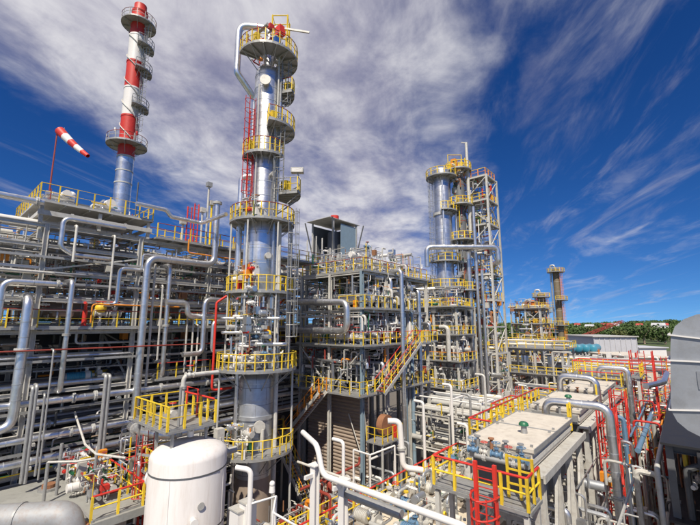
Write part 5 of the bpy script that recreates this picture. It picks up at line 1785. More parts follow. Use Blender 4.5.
# right low landing on the corner column
t = thing('corner_landing', (-19.8, 26.4, 6.4), 'low railed landing with red hose reel right of the corner column', 'landing')
rect_platform(t, SX1 + .3, SX1 + 1.9, SY0 + .2, SY0 + 3.0, 6.6, 'SEN', 'yellow', 'yellow', 'galv', .7)
for y in (SY0 + .3, SY0 + 2.9):
    member(t, 'leg', (SX1 + 1.8, y, 0), (SX1 + 1.8, y, 6.4), .14, .14, 'steel', 'box')
MB().cyl((SX1 + .5, SY0 + 2.0, 7.6), (SX1 + 1.1, SY0 + 2.0, 7.6), .8, seg=20).build('round_drum', 'rust', t, smooth=True)
t = thing('hose_cabinet', (-19.2, 28.2, 6.6), 'red fire equipment at the low corner landing', 'fire equipment')
MB().box(-19.55, -19.15, 27.9, 28.4, 6.63, 7.9).build('cabinet', 'red', t)
MB().box(-19.13, -19.1, 27.95, 28.35, 6.8, 7.7).build('cabinet_door', 'red', t)
clutter('under the low corner landing', SX1 - .5, SX1 + 2, SY0, SY0 + 4, .1, 6.2, 12, 5, 'pipes under the corner landing')

filler('stair_pipework', 'crowded small pipework on the lowest stair deck', SX0 + .2, SX1 + .2, SY0 - .4, 32, 10.3, 13.8, 240, 81, mats=('steel', 'alu_dull', 'steel_light', 'steel_dark'), acc=.16, size=.9, runs=((0, 40, 2, 6), (2, 50, 1, 3)))
filler('stair_pipework', 'crowded small pipework on the middle stair deck', SX0 + .2, SX1 + .3, SY0 - .3, 34, 14.3, 17.0, 260, 82, acc=.18, size=.9, runs=((0, 50, 2, 6), (1, 30, 2, 6), (2, 70, 1, 3)))
filler('stair_pipework', 'crowded small pipework on the upper stair deck', SX0 + .2, SX1 + .3, SY0, 34, 17.4, 20.3, 240, 83, acc=.16, size=.9, runs=((0, 50, 2, 6), (1, 30, 2, 6), (2, 70, 1, 3)))
filler('stair_pipework', 'scattered small pipework on the top stair deck', SX0 + .2, SX1, SY0 + .2, SY1, 20.75, 23.2, 120, 84, acc=.16, runs=((0, 20, 2, 6), (1, 20, 2, 8), (2, 50, 1, 3)))

for k, (z0_, z1_) in enumerate(((10.26, 13.85), (14.28, 16.95))):  # dark infill added where the deck levels show only shade
    t = thing('shade_infill', (-25.5, 33, z0_), 'dark cabin added as shade deep inside the %s level of the stair structure' % ('lowest' if k == 0 else 'middle'), 'infill')
    MB().box(-28.2, -22.6, 30.4, 36.2, z0_, z1_).build('wall', 'shade_dark', t)
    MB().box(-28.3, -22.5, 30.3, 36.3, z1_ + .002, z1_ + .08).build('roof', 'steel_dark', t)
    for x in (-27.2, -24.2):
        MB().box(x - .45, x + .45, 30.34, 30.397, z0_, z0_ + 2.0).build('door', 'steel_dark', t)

# ================================================================== SECOND COLUMN WITH LATTICE TOWER
C2 = (-27.0, 53.4, 0)


def z2(py):
    return atD(446, py, 58).z


t = thing('distillation_column', C2, 'second silver column with yellow-railed rings beside the lattice tower', 'column')
MB().lathe(C2, vessel_profile(1.32, 0, z2(168), .5, True, False), 32).build('shell', 'alu_sheet', t, smooth=True)
shell_bands(t, C2, 1.32, 2, z2(170), 1.5, seg=28)
MB().annulus(C2, 1.3, 1.5, z2(215) - .2, z2(215) + .2, 0, 2 * PI, 28).build('stiffener_ring', 'steel', t, smooth=True)
for py, r1, a0, a1 in ((178, 1.0, 0, 2 * PI), (288, 1.5, 0, 2 * PI), (310, 1.9, 0, 2 * PI), (262, .9, -2.4, 1.2), (212, .8, -1.2, 1.4), (335, 1.6, 0, 2 * PI)):
    ring_platform(t, C2, z2(py), 1.33, 1.4 + r1, a0, a1, 'yellow', 'yellow', 'galv', 8, 1.2, FARPOST, .05)
q = V((C2[0], C2[1], 0)) - Rv * 1.75
ladder(t, q.x, q.y, 4, z2(178), TOCAM - .9, 'galv', True)
for i, (a_, rr, r, zt_) in enumerate(((1.4, 2.0, .16, 36), (1.7, 2.3, .22, 33), (-.2, 1.9, .14, 38), (2.1, 1.8, .1, 40))):
    p = V((C2[0], C2[1], 0)) + Rv * (rr * math.sin(a_)) - Fv * (rr * math.cos(a_))
    MB().cyl(p + V((0, 0, 3)), p + V((0, 0, zt_)), r, seg=8).build('riser', 'alu', t, smooth=True)
# slimmer dark column between
C3 = V((C2[0], C2[1], 0)) + Rv * 2.9 + Fv * .5
t = thing('distillation_column', tuple(C3), 'slim dark column between the second silver column and lattice tower', 'column')
MB().lathe(C3, vessel_profile(.85, 0, z2(176), .5, True, False), 24).build('shell', 'steel_dark', t, smooth=True)
shell_bands(t, C3, .85, 2, z2(180), 2.0, 'maroon', 20)
for py in (170, 205, 240, 290):
    ring_platform(t, C3, z2(py), .86, 2.0, 0, 2 * PI, 'yellow', 'yellow', 'galv', 6, 1.1, FARPOST, .05)
# equipment crown on top
q = V((C3.x, C3.y, z2(170)))
for k, (o, h_, w_, m_) in enumerate(((-.6, 2.0, .8, 'orange'), (.5, 1.5, .7, 'yellow'), (-1.4, 1.2, .5, 'yellow'), (1.3, 2.3, .3, 'yellow'))):
    p = q + Rv * o
    MB().box(p.x - w_ / 2, p.x + w_ / 2, p.y - w_ / 2, p.y + w_ / 2, p.z + .1, p.z + h_).build('cabinet', m_, t)
MB().tube([q + Rv * -1.6, q + Rv * -1.6 + V((0, 0, 2.8)), q + Rv * .6 + V((0, 0, 2.8)), q + Rv * .6], .08, 5).build('derrick', 'yellow', t)

fx1, fy0 = -20.9, 56.4
fx0, fy1 = fx1 - 3.9, fy0 + 4.2
TL = [4 + 3.9 * k for k in range(10)]
br = []
for l in range(len(TL)):
    br.append((('y', 0, 0), l, '/' if l % 2 else '\\'))
    br.append((('x', 1, 0), l, '/' if l % 2 else '\\'))
t = steel_frame('lattice_tower', 'tall pale steel lattice tower beside the second column', 'lattice tower', [fx0, fx1], [fy0, fy1], TL, 'steel_light', .28, .22, braces=br, sec='box')
for k, z in enumerate(TL):
    if k in (2, 4, 5, 7, 8, 9):
        rect_platform(t, fx0 + .2, fx1 - .2, fy0 + .2, fy1 - .2, z + .12, 'SE' if k % 2 else 'SEN', 'yellow' if k % 3 else 'orange', 'yellow', 'galv', 1.1, FARPOST, .05, joists=False)
q = V((fx0 + 1.0, fy0 - .2, 0))
MB().cyl(q + V((0, 0, 30)), q + V((0, 0, atD(483, 143, 58).z)), .32, .22, seg=10).build('mast', 'steel_light', t, smooth=True)
MB().bar(q + V((-.8, 0, atD(483, 141, 58).z)), q + V((.2, 0, atD(483, 143, 58).z)), .14, .14).build('mast_arm', 'steel_light', t)
for j, (dx, r) in enumerate(((.7, .42), (1.9, .25), (2.7, .2))):
    MB().cyl((fx0 + dx, fy0 - .9, .1), (fx0 + dx, fy0 - .9, (27, 34, 24)[j]), r, seg=12).build('riser', 'alu', t, smooth=True)
rz_ = random.Random(3)
for k in range(9):
    z = TL[k]
    for j in range(3):
        x, y = rz_.uniform(fx0 + .4, fx1 - .4), rz_.uniform(fy0 + .4, fy1 - .4)
        MB().lathe((x, y, z + .15), vessel_profile(rz_.uniform(.25, .5), 0, rz_.uniform(1.2, 2.6), .5), 10).build('drum', rz_.choice(('maroon', 'brown', 'alu', 'orange', 'steel_light', 'rust')), t, smooth=True)
filler('tower_pipework', 'small pipes and equipment inside the lattice tower', fx0 + .1, fx1 - .1, fy0 - .2, fy1 - .2, 4, 39, 460, 91, acc=.3, size=1.1, runs=((2, 90, 2, 8), (0, 60, 1, 3)))
filler('tower_pipework', 'small pipes around the second column foot decks', -30, -23, 48.5, 52, 4, 21, 300, 92, acc=.2, size=1.1, runs=((2, 90, 1, 4), (0, 90, 2, 7)))
filler('tower_pipework', 'small pipes between the second column and lattice tower', C3.x - .5, fx0 + .3, C3.y - 1.2, C3.y + 1.5, 12, 42, 260, 93, acc=.35, size=1.1, runs=((2, 60, 2, 6),))
# silver pipe crossing the two
p0 = V((C2[0], C2[1], 0)) - Rv * 3.2 - Fv * 2.3
p1 = p0 + Rv * 10.6
zz = z2(250)
pipe([p0 + V((0, 0, zz - 3)), p0 + V((0, 0, zz)), p1 + V((0, 0, zz)), p1 + V((0, 0, zz - 2.4)), p1 + Fv * 1.2 + V((0, 0, zz - 2.4))], .38, 'alu', 'silver pipe crossing the second column and lattice tower', .8, 14, bands=1.5)
pipe([p0 + Rv * 1 + V((0, 0, z2(290))), p0 - Rv * 7 + Fv * 2 + V((0, 0, z2(290))), p0 - Rv * 10 + Fv * 2 + V((0, 0, z2(291)))], .2, 'alu', 'level silver pipe between the rack end and second column', .5, 10)
pipe([p0 + Rv * 2 + V((0, 0, z2(301))), p0 - Rv * 3.5 + V((0, 0, z2(301))), p0 - Rv * 3.5 + V((0, 0, 8))], .26, 'alu', 'silver pipe bending down left of the second column', .6, 12)
# base structure
bx1, by0 = -23.2, 48.6
bx = [-30.0, -26.6, bx1]
by = [by0, 51.6, 54.6]
BL = [4.0, 7.4, 11.0, 14.5, 18.3]
t = steel_frame('column_base_structure', 'pale steel frame with decks around the foot of the second column', 'steel structure', bx, by, BL, 'steel_light', .26, .24,
                braces=[(('y', 0, 0), 2, 'X'), (('y', 0, 1), 1, '/'), (('x', 2, 0), 2, '/'), (('y', 0, 0), 1, '/'), (('x', 2, 1), 1, 'X')])
for z, sd in ((7.4, 'SE'), (11.0, 'SEW'), (14.5, 'SE'), (18.3, 'SE')):
    pp = thing('base_deck', (-26, 49, z), '%s deck with yellow railing at the foot of the second column' % {7.4: 'lowest', 11.0: 'second-lowest', 14.5: 'second-highest', 18.3: 'highest'}[z], 'deck', 'decks around the second column')
    rect_platform(pp, bx[0] - .4, bx[2] + .5, by[0] - .5, by[2] - 1.2, z + .12, sd, 'yellow', 'yellow' if z != 11 else 'orange', 'galv', 1.2, FARPOST, .045)
clutter('on the second-lowest deck of the second column', -29.6, -23.4, by0, 50.6, 11.2, 14, 12, 4, 'pipes at the second column', True)
clutter('on the lowest deck of the second column', -29.6, -23.4, by0, 50.6, 7.6, 10.4, 10, 4, 'pipes at the second column', True)
clutter('on the second-highest deck of the second column', -29.6, -23.4, by0, 50.6, 14.7, 17.8, 10, 4, 'pipes at the second column', True)
hvessel('heat_exchanger', 'red exchanger at the foot of the second column', (-25.2, 49.2, 12.6), (-25.2, 52, 12.6), .6, 'red', 'heat exchanger', 11.1)
pipe([(-24.2, 48.0, 11.1), (-24.2, 48.0, 15.6), (-25.4, 48.0, 15.6)], .3, 'steel_light', 'pale hooked pipe in front of the second column foot', .6, 12)

# ================================================================== LOW PIPE RACK BETWEEN STAIRS AND COOLERS
lx = [-21.5, -17.0, -12.5, -9.6]
ly = [33.5, 37.0, 40.5, 44.0]
steel_frame('low_pipe_rack', 'low pale pipe rack between the stair structure and the cream coolers', 'pipe rack', lx, ly, [4.6, 7.6], 'steel_light', .3, .3, braces=[(('y', 0, 1), 1, '/'), (('y', 0, 0), 0, 'V')])
k = 0
for z in (4.6, 7.6):
    y = ly[0] + .1
    i = 0
    while y < ly[-1]:
        r = rq.choice((.12, .16, .22, .28))
        y += r + rq.uniform(.4, .95)
        i += 1
        pipe([(lx[0] - 1.5, y, z + r + .01), (lx[-1] + rq.uniform(-.5, .8), y, z + r + .01), (lx[-1] + .8, y, z - 1.2)] if rq.random() < .4 else [(lx[0] - 1.5, y, z + r + .01), (lx[-1] + .6, y, z + r + .01)],
             r, rq.choice(('alu_dull', 'steel', 'steel_light', 'alu')), 'pipe on the %s tier of the low rack, %s from the front' % ('lower' if z < 5 else 'upper', nth(i)), .4, 10, flanges=[(0, .4)] if i < 6 else (), group='pipes on the low rack', name='rack_pipe')
        y += r
t = thing('cross_frame', (-18, 38, 7.7), 'pale tubular frame lying over the low pipe rack', 'pipe frame')
for a_, b_ in (((-21.4, 34.5, 8.9), (-14.5, 34.5, 8.9)), ((-21.4, 37.5, 8.9), (-14.5, 37.5, 8.9)), ((-21.4, 34.5, 8.9), (-21.4, 37.5, 8.9)), ((-17.5, 34.5, 8.9), (-17.5, 37.5, 8.9)), ((-14.5, 34.5, 8.9), (-14.5, 37.5, 8.9))):
    member(t, 'tube', a_, b_, .16, .16, 'white', 'tube')
for x in (-21.4, -17.5, -14.5):
    for y in (34.5, 37.5):
        member(t, 'leg', (x, y, 7.6), (x, y, 8.9), .14, .14, 'white', 'tube')
for k, (px, pt, pb) in enumerate(((425, 402, 462), (468, 425, 448), (472, 395, 440), (487, 375, 425), (454, 385, 460))):
    p = atD(px, pb, 31 + k)
    zt_ = atD(px, pt, 31 + k).z
    pipe([(p.x, p.y, .05 if p.z < 5.5 else 5.0), (p.x, p.y, zt_), (p.x - .8, p.y, zt_)], (.11, .12, .1, .1, .12)[k], ('white', 'white', 'galv', 'steel_light', 'white')[k], 'slim standing pipe before the low rack, %s from the left' % nth((1, 3, 4, 5, 2)[k]), .3, 9, group='standing pipes before the low rack')

# ================================================================== PUMP DECK
PX0, PX1, PY0, PY1 = -15.5, -8.9, 12.5, 31.5
t = thing('pump_deck', (-12, 22, 0), 'sunlit beige concrete pump deck in front of the low pipe rack', 'deck')
MB().box(PX0, PX1, PY0, PY1, 4.6, 5.0).build('slab', 'concrete_pale', t)
MB().box(PX0 - .14, PX0 - .003, PY0, PY1, 4.5, 5.12).build('kerb', 'white', t)
MB().box(PX0, PX1, PY1 + .003, PY1 + .14, 4.5, 5.12).build('kerb', 'white', t)
for x in (PX0 + .4, -12.2, PX1 - .4):
    for y in (13, 19, 25, 31):
        MB().box(x - .2, x + .2, y - .2, y + .2, 0, 4.6).build('pillar', 'concrete', t)
es = MB().box(PX0 + .02, PX0 + .1, PY0, PY1, 5.001, 5.05).build('edge_strip', 'galv', t)
rail(es, [(PX0 + .06, PY0, 5.05), (PX0 + .06, PY1, 5.05)], 'yellow', 'red', 1.1, posts=BIGPOST, rr=.05)
rail(es, [(PX0 + .06, PY1, 5.05), (PX1, PY1, 5.05)], 'yellow', 'red', 1.1, posts=BIGPOST, rr=.045)
kinds = ['blue', 'grey', 'blue', 'grey', 'grey', 'blue', 'grey', 'blue']
n_ = 0
for j in range(6):
    for i, x in enumerate((-14.2, -11.3)):
        y = 15.0 + j * 2.8 + (0.4 if i else 0)
        n_ += 1
        pump(kinds[(j + i) % 8], (x + rq.uniform(-.15, .15), y, 5.0), rq.choice((0, PI)) + rq.uniform(-.02, .02),
             'pump on the beige deck, %s row, %s from the front' % ('left' if i == 0 else 'right', nth(j + 1)), 'pumps on the beige deck')
        # suction and discharge lines with a valve
        xx = x + .5
        zt_ = rq.uniform(6.1, 6.9)
        pipe([(xx, y + .55, 5.02), (xx, y + .55, zt_), (xx, y - .5, zt_), (xx, y - .5, 5.9)], .075, rq.choice(('alu', 'alu_dull', 'steel_light', 'steel')), 'arched pump line on the %s pump row of the deck, %s from the front' % ('left' if i == 0 else 'right', nth(j + 1)), .3, 9, flanges=[(0, .3), (2, .5)], group='pump lines on the deck', name='pump_line')
        valve(rq.choice(('steel', 'steel', 'white', 'green', 'blue')), (x - .7, y + .95, 5.45), 0, 'handwheel valve beside the %s pump row, %s from the front' % ('left' if i == 0 else 'right', nth(j + 1)), 'valves on the pump deck').scale = (.75, .75, .75)
pipe([(-15.0, 13, 5.45), (-15.0, 31, 5.45)], .16, 'alu', 'low silver pipe along the left edge of the pump deck', .3, 10, flanges=[(0, .2), (0, .5), (0, .8)])
pipe([(-12.7, 13, 5.4), (-12.7, 31, 5.4)], .13, 'white', 'low white pipe along the middle of the pump deck', .3, 10, flanges=[(0, .3), (0, .6)])
pipe([(-9.6, 13, 5.5), (-9.6, 31, 5.5)], .18, 'alu_dull', 'low grey pipe along the right edge of the pump deck', .3, 10, flanges=[(0, .3), (0, .6)])
for k, (x, y, s, h_) in enumerate(((-13.6, 30.0, 1.0, 1.2), (-11.8, 29.6, .8, 1.0), (-12.9, 27.9, .9, .9), (-10.3, 30.4, 1.0, 1.5))):
    t = thing('control_cabinet', (x, y, 5.0), 'grey control cabinet at the back of the pump deck, %s' % ('leftmost', 'second from left', 'in front of the others', 'rightmost')[k], 'cabinet', 'control cabinets on the deck')
    MB().box(x - s / 2, x + s / 2, y - .35, y + .35, 5.01, 5.0 + h_).build('housing', ('galv', 'bluegrey', 'galv', 'steel_light')[k], t)
    MB().box(x - s / 2 + .06, x + s / 2 - .06, y - .375, y - .352, 5.1, 5.0 + h_ - .08).build('door', ('galv', 'bluegrey', 'galv', 'steel_light')[k], t)
    MB().box(x - s / 2 - .06, x + s / 2 + .06, y - .42, y + .42, 5.0 + h_ + .002, 5.06 + h_).build('lid', 'steel', t)
# white S pipe behind the deck
a_ = [atD(393, 421, 28), atD(401, 424, 28)]
pipe([(-16.4, 22.9, 9.3), (-15.75, 23.4, 9.3), (-15.6, 23.5, 6.3), (-14.6, 24.4, 6.1)], .2, 'white', 'white S-bent pipe dropping to the pump deck', .5, 14, flanges=[(1, .6)])
t = thing('davit_pipe', (-16.6, 22, 0), 'white tube handrail sloping behind the white pipe', 'handrail')
MB().tube([(-17.6, 20.6, 7.7), (-16.9, 21.5, 7.3), (-16.2, 23.4, 7.6)], .06, 7).build('rail_tube', 'white', t, smooth=True)
for p in ((-17.6, 20.6, 7.7), (-16.9, 21.5, 7.3), (-16.2, 23.4, 7.6)):
    MB().cyl((p[0], p[1], 0), p, .06, seg=7).build('rail_post', 'white', t, smooth=True)

# ================================================================== FOREGROUND WHITE PIPE AND ITS POSTS
pipe([(-13.4, 12.2, 11.22), (-11.55, 11.3, 11.22), (-11.22, 11.3, 10.2), (-5.3, 11.3, 10.2), (-4.9, 11.3, 9.0)], .108, 'white', 'thick white pipe crossing the foreground to the lower right', .42, 22, flanges=())
pipe([(-10.5, 11.9, 9.55), (-8.0, 11.9, 9.55)], .16, 'galv', 'short grey pipe tucked under the thick white pipe', .3, 14)
for k, (px, py) in enumerate(((315, 465), (343, 480))):
    p = atY(px, py, 11.75)
    t = thing('pipe_post', (p.x, 11.75, 0), 'white steel post under the thick white pipe, %s one' % ('left' if k == 0 else 'right'), 'post')
    MB().ibeam((p.x, 11.75, 0), (p.x, 11.75, p.z), .28, .28, .03).build('shaft', 'white', t)
    MB().box(p.x - .22, p.x + .22, 11.53, 11.97, p.z + .002, p.z + .04).build('cap_plate', 'white', t)
    MB().bar((p.x, 11.75, 9.9), (p.x, 11.2, 9.9), .12, .14).build('arm', 'white', t)
p = atY(341, 441, 13.5)
pipe([(p.x - .5, 13.5, p.z), (p.x + .15, 13.5, p.z), (p.x + .15, 13.5, 6)], .08, 'white', 'thin white hooked pipe behind the thick white pipe', .2, 10)
p = atD(251, 470, 16)
pipe([(p.x - .45, p.y - .4, p.z + .1), (p.x, p.y, p.z), (p.x, p.y, 0)], .10, 'white', 'white hooked pipe below the main column platform', .25, 12)
p = atD(272, 492, 16)
t = thing('work_lamp', (p.x, p.y, 0), 'small white caged lamp on a thin pole, bottom centre', 'lamp')
MB().cyl((p.x, p.y, 0), (p.x, p.y, p.z), .03, seg=6).build('pole', 'steel_light', t)
MB().cyl((p.x, p.y, p.z), (p.x, p.y, p.z + .22), .12, .10, seg=12).build('lamp_body', 'white', t, smooth=True)
MB().ball((p.x, p.y, p.z + .3), .11, 10, 6).build('lamp_globe', 'white', t, smooth=True)
t = thing('tube_barrier', (-13, 10, 7.4), 'white tubular barrier at the bottom centre of the picture', 'barrier')
q0 = atD(247, 512, 16)
pts = [q0, q0 + Rv * 1.1 + V((0, 0, .3)), q0 + Rv * 1.1 - Fv * .5 + V((0, 0, -.05)), q0 + Rv * 2.2 - Fv * .9 + V((0, 0, -.4)), q0 + Rv * 1.4 - Fv * 2 + V((0, 0, -.7))]
MB().tube([p + V((0, 0, .25)) for p in pts], .05, 8).build('top_tube', 'white', t, smooth=True)
for p in pts:
    MB().cyl((p.x, p.y, 0), (p.x, p.y, p.z + .25), .05, seg=8).build('leg_tube', 'white', t, smooth=True)
for k, (px, py) in enumerate(((238, 515), (248, 508))):
    p = atD(px, py, 16.6)
    t = thing('white_cabinet', (p.x, p.y, 0), 'white boxed post beside the tube barrier, %s' % ('left' if k == 0 else 'right'), 'cabinet')
    MB().box(p.x - .3, p.x + .3, p.y - .2, p.y + .2, 0, p.z + .2).build('housing', 'white', t)
    MB().box(p.x - .34, p.x + .34, p.y - .24, p.y + .24, p.z + .203, p.z + .26).build('lid', 'steel_light', t)
# low yellow-railed stair platform below the main column (bottom centre)
t = thing('low_platform', (-18, 17, 3), 'low yellow-railed platform at the bottom, right of the main column foot', 'platform')
rect_platform(t, -18.6, -16.2, 14.5, 22.5, 3.6, 'NSEW', 'yellow', 'yellow', 'galv', 1.0, BIGPOST, .04)
for x in (-18.4, -16.4):
    for y in (14.8, 18.5, 22.2):
        member(t, 'leg', (x, y, 0), (x, y, 3.4), .16, .16, 'steel', 'box')
staircase('yellow-railed stair down from the low platform at bottom centre', (-20.8, 16.2, .6), (-18.7, 16.2, 3.6), .9, (0, -1, 0), 'galv', 'yellow', 'orange')
clutter('under the low platform', -19.5, -15.8, 14.5, 23, .1, 4.6, 14, 5, 'pipes around the low platform')
clutter('between the main column and the deck', -22, -18, 18.5, 24.2, .1, 6.4, 14, 6, 'pipes between the main column and the deck', mats=('alu', 'steel', 'maroon', 'orange', 'steel_light'))

# ================================================================== CREAM AIR COOLERS ON THE RIGHT
CX0, CX1 = -7.85, -5.1


def cooler(y0, y1, label, first=False):
    t = thing('air_cooler', ((CX0 + CX1) / 2, (y0 + y1) / 2, 0), label, 'air cooler')
    n_ = 2
    for k in range(n_):
        a_, b_ = y0 + (y1 - y0) * k / n_, y0 + (y1 - y0) * (k + 1) / n_
        p = MB().box(CX0, CX1, a_ + .02, b_ - .02, 10.86, 11.0).build('roof_panel', 'cream', t)
        for s in (-1, 1):
            for yy in (a_ + .35, b_ - .35):
                MB().box((CX0 + CX1) / 2 + s * 1.2 - .05, (CX0 + CX1) / 2 + s * 1.2 + .05, yy - .04, yy + .04, 11.0, 11.09).build('lifting_lug', 'galv', p)
        MB().box(CX0 - .03, CX1 + .03, b_ - .05 if k == 0 else b_ - .02, b_ + .05 if k == 0 else b_ + .03, 10.9, 11.03).build('joint_strip', 'galv', p)
    MB().box(CX0 - .035, CX0 - .003, y0, y1, 10.84, 11.03).build('edge_flange', 'galv', t)
    MB().box(CX1 + .003, CX1 + .035, y0, y1, 10.84, 11.03).build('edge_flange', 'galv', t)
    MB().box(CX0 + .1, CX1 - .1, y0 + .08, y1 - .08, 10.25, 10.855).build('bundle_box', 'cream', t)
    for s in (0, 1):
        xx = CX1 - .1 if s else CX0 + .1
        MB().box(xx - .04 if s else xx - .06, xx + .06 if s else xx + .04, y0, y1, 10.45, 10.62).build('side_rail', 'steel_light', t)
    MB().box(CX0 + .15, CX1 - .15, y0 - .28, y0 + .075, 10.3, 10.75).build('header_box', 'galv', t)
    MB().box(CX0 + .12, CX1 - .12, y0 + .15, y1 - .15, 8.7, 10.24).build('plenum', 'steel_dark', t)

    e = MB().box(CX1 - .08, CX1 + .42, y0 - .5, y1 + .5, 10.16, 10.22)
    e.box(CX1 + .423, CX1 + .5, y0 - .5, y1 + .5, 10.0, 10.3)
    e.build('walkway', 'steel_light', t)
    for k in range(4):
        y = y0 + (y1 - y0) * (k + .0) / 3
        for x in (CX0 - .05, CX1 + .2):
            member(t, 'leg', (x, y, 0), (x, y, 10.0), .26, .26, 'steel_light', 'I')
        member(t, 'cross_beam', (CX0 + .1, y, 8.5), (CX1 + .06, y, 8.5), .2, .26, 'steel_light', 'I')
        if k < 3:
            yb = y0 + (y1 - y0) * (k + 1) / 3
            for x in (CX1 + .2,):
                member(t, 'brace', (x, y, 9.6), (x, (y + yb) / 2, 6.0), .12, .12, 'steel_light', 'box')
                member(t, 'brace', (x, yb, 9.6), (x, (y + yb) / 2, 6.0), .12, .12, 'steel_light', 'box')
                member(t, 'tie', (x, y + .14, 5.9), (x, yb - .14, 5.9), .14, .2, 'steel_light', 'box')
                member(t, 'tie', (x, y + .14, 9.85), (x, yb - .14, 9.85), .14, .24, 'steel_light', 'box')
            member(t, 'fan_ring', (CX0 + 1.35, (y + yb) / 2, 8.0), (CX0 + 1.35, (y + yb) / 2, 8.7), 2.0, 2.0, 'galv', 'tube')
    # motor on the roof
    for my in ((y0 + 2.3,)):
        mx_ = CX1 - 1.05
        m_ = MB().cyl((mx_, my, 11.0), (mx_, my, 11.35), .15, .12, seg=12).build('motor', 'galv', t, smooth=True)
        MB().lathe((mx_, my, 11.35), [(.02, .16), (.14, .15), (.21, .08), (.22, 0), (.02, -.02)], 16).build('hood', 'green', m_, smooth=True)
    for k in range(4):
        x = CX0 + .5 + k * .6
        MB().cyl((x, y0 - .15, 10.75), (x, y0 - .15, 11.15), .07, seg=8).cyl((x, y0 - .15, 11.15), (x, y0 - .15, 11.2), .13, seg=10).build('nozzle', 'rust' if k == 1 else 'galv', t, smooth=True)
    return t


cooler(17.1, 24.0, 'nearest cream-roofed air cooler on tall legs, right foreground', True)
cooler(26.2, 32.7, 'middle cream-roofed air cooler behind the nearest one')
cooler(34.6, 41.2, 'farthest cream-roofed air cooler of the row')
ck = V((-6.5, 17.6, 11.0))
for k in range(5):
    valve('steel' if k % 2 else 'blue', (-7.4 + k * .5, 16.55, 10.7), rq.uniform(-.2, .2), 'small valve on the front header of the nearest cooler, %s from the left' % nth(k + 1), 'valves on the nearest cooler').scale = (.5, .5, .5)
pipe([(-7.3, 16.5, 10.5), (-5.3, 16.5, 10.5)], .10, 'galv', 'short header pipe across the nearest cooler front', .2, 10, flanges=[(0, .2), (0, .8)])
# silver arch pipes
pipe([(-6.6, 24.9, 10.3), (-6.6, 24.9, 11.6), (-3.5, 24.9, 11.65), (-3.45, 24.9, .05)], .215, 'alu', 'thick silver arch pipe over the nearest cooler end', .6, 18, bands=.9, flanges=[(2, .38)])
pipe([(-7.7, 33.4, 10.2), (-7.7, 33.4, 12.1), (-5.3, 33.4, 12.05), (-5.3, 33.4, 10.4)], .23, 'alu', 'silver arch pipe between the middle and farthest coolers', .6, 16, bands=.9)
pipe([(-6.4, 42.0, 10.5), (-6.4, 42.0, 12.1), (-4.2, 42.0, 12.1), (-4.2, 42.0, .05)], .22, 'alu', 'silver arch pipe beyond the farthest cooler', .5, 14, bands=.9)
# front platform of the nearest cooler with red ladder
t = thing('cooler_platform', (-6.6, 15.6, 0), 'red and yellow railed platform before the nearest cooler', 'platform')
rect_platform(t, -8.4, -4.75, 14.9, 16.3, 9.55, 'SEW', 'yellow', 'red', 'galv', 1.0, BIGPOST, .05)
for x in (-8.3, -4.85):
    for y in (15.0, 16.2):
        member(t, 'leg', (x, y, 0), (x, y, 9.35), .18, .18, 'steel_light', 'box')
lp = V((-6.1, 14.55, 0))
ladder(t, lp.x, lp.y, 2, 10.9, -PI / 2, 'red', False, w=.62)
for s in (-1, 1):
    member(t, 'ladder_post', lp + V((s * .36, 0, 2)), lp + V((s * .36, 0, 10.95)), .13, .13, 'red', 'box')
cg = MB()
for k in range(7):
    z = 6.2 + .62 * k
    pts = [lp + V((.36 * math.sin(a) * 1.3, -.85 * math.cos(a), z)) for a in [-PI / 2 + PI * j / 10 for j in range(11)]]
    cg.tube(pts, .035, 6)
for j in (1, 3, 5, 7, 9):
    a = -PI / 2 + PI * j / 10
    cg.bar(lp + V((.47 * math.sin(a), -.85 * math.cos(a), 6.1)), lp + V((.47 * math.sin(a), -.85 * math.cos(a), 10.0)), .05, .03)
cg.build('ladder_cage', 'red', t)
gx = -4.75
g_ = MB()
for x in (gx - .9, gx - .45, gx):
    g_.bar((x, 15.6, 9.6), (x, 15.6, 11.1), .09, .09)
for z in (10.1, 10.6, 11.05):
    g_.bar((gx - .9, 15.6, z), (gx, 15.6, z), .06, .06)
g_.build('safety_gate', 'yellow', t)
# side platform left of the near coolers, red rails
t = thing('cooler_platform', (-9, 22, 9.4), 'red-railed platform along the left side of the coolers', 'platform')
rect_platform(t, -9.3, -8.1, 20.5, 33.5, 9.9, 'SWN', 'yellow', 'red', 'galv', 1.0, BIGPOST, .05)
rect_platform(t, -10.8, -9.35, 27.5, 31.5, 9.4, 'SWN', 'yellow', 'red', 'galv', .8, BIGPOST, .05)
for x, y in ((-9.2, 20.7), (-9.2, 25), (-9.2, 29), (-9.2, 33.3), (-10.7, 27.7), (-10.7, 31.3)):
    member(t, 'leg', (x, y, 0), (x, y, 9.25), .2, .2, 'steel_light', 'box')
# cream coolers' yellow gates and the red rails between them
for k, (y, lab) in enumerate(((24.6, 'yellow gate between the nearest and middle coolers'), (33.5, 'yellow gate between the middle and farthest coolers'))):
    t = thing('safety_gate', (-5, y, 10.2), lab, 'gate')
    for dy in (0, .5):
        member(t, 'upright', (-5.3, y - .4 + dy, 10.22), (-5.3, y - .4 + dy, 11.7), .1, .1, 'yellow', 'box')
    for z in (10.5, 10.95, 11.4):
        MB().bar((-5.3, y - .35, z), (-5.3, y + .05, z), .06, .08).build('bar', 'yellow', t)
t = thing('cooler_platform', (-6.5, 42.5, 10), 'red-railed platform behind the farthest cooler', 'platform')
rect_platform(t, -8.6, -3.4, 42.8, 46, 11.4, 'NSEW', 'yellow', 'red', 'galv', 1.0, BIGPOST, .055)
rect_platform(t, -7.9, -4.7, 41.5, 42.7, 10.6, 'SEW', 'yellow', 'red', 'galv', 1.0, BIGPOST, .055)
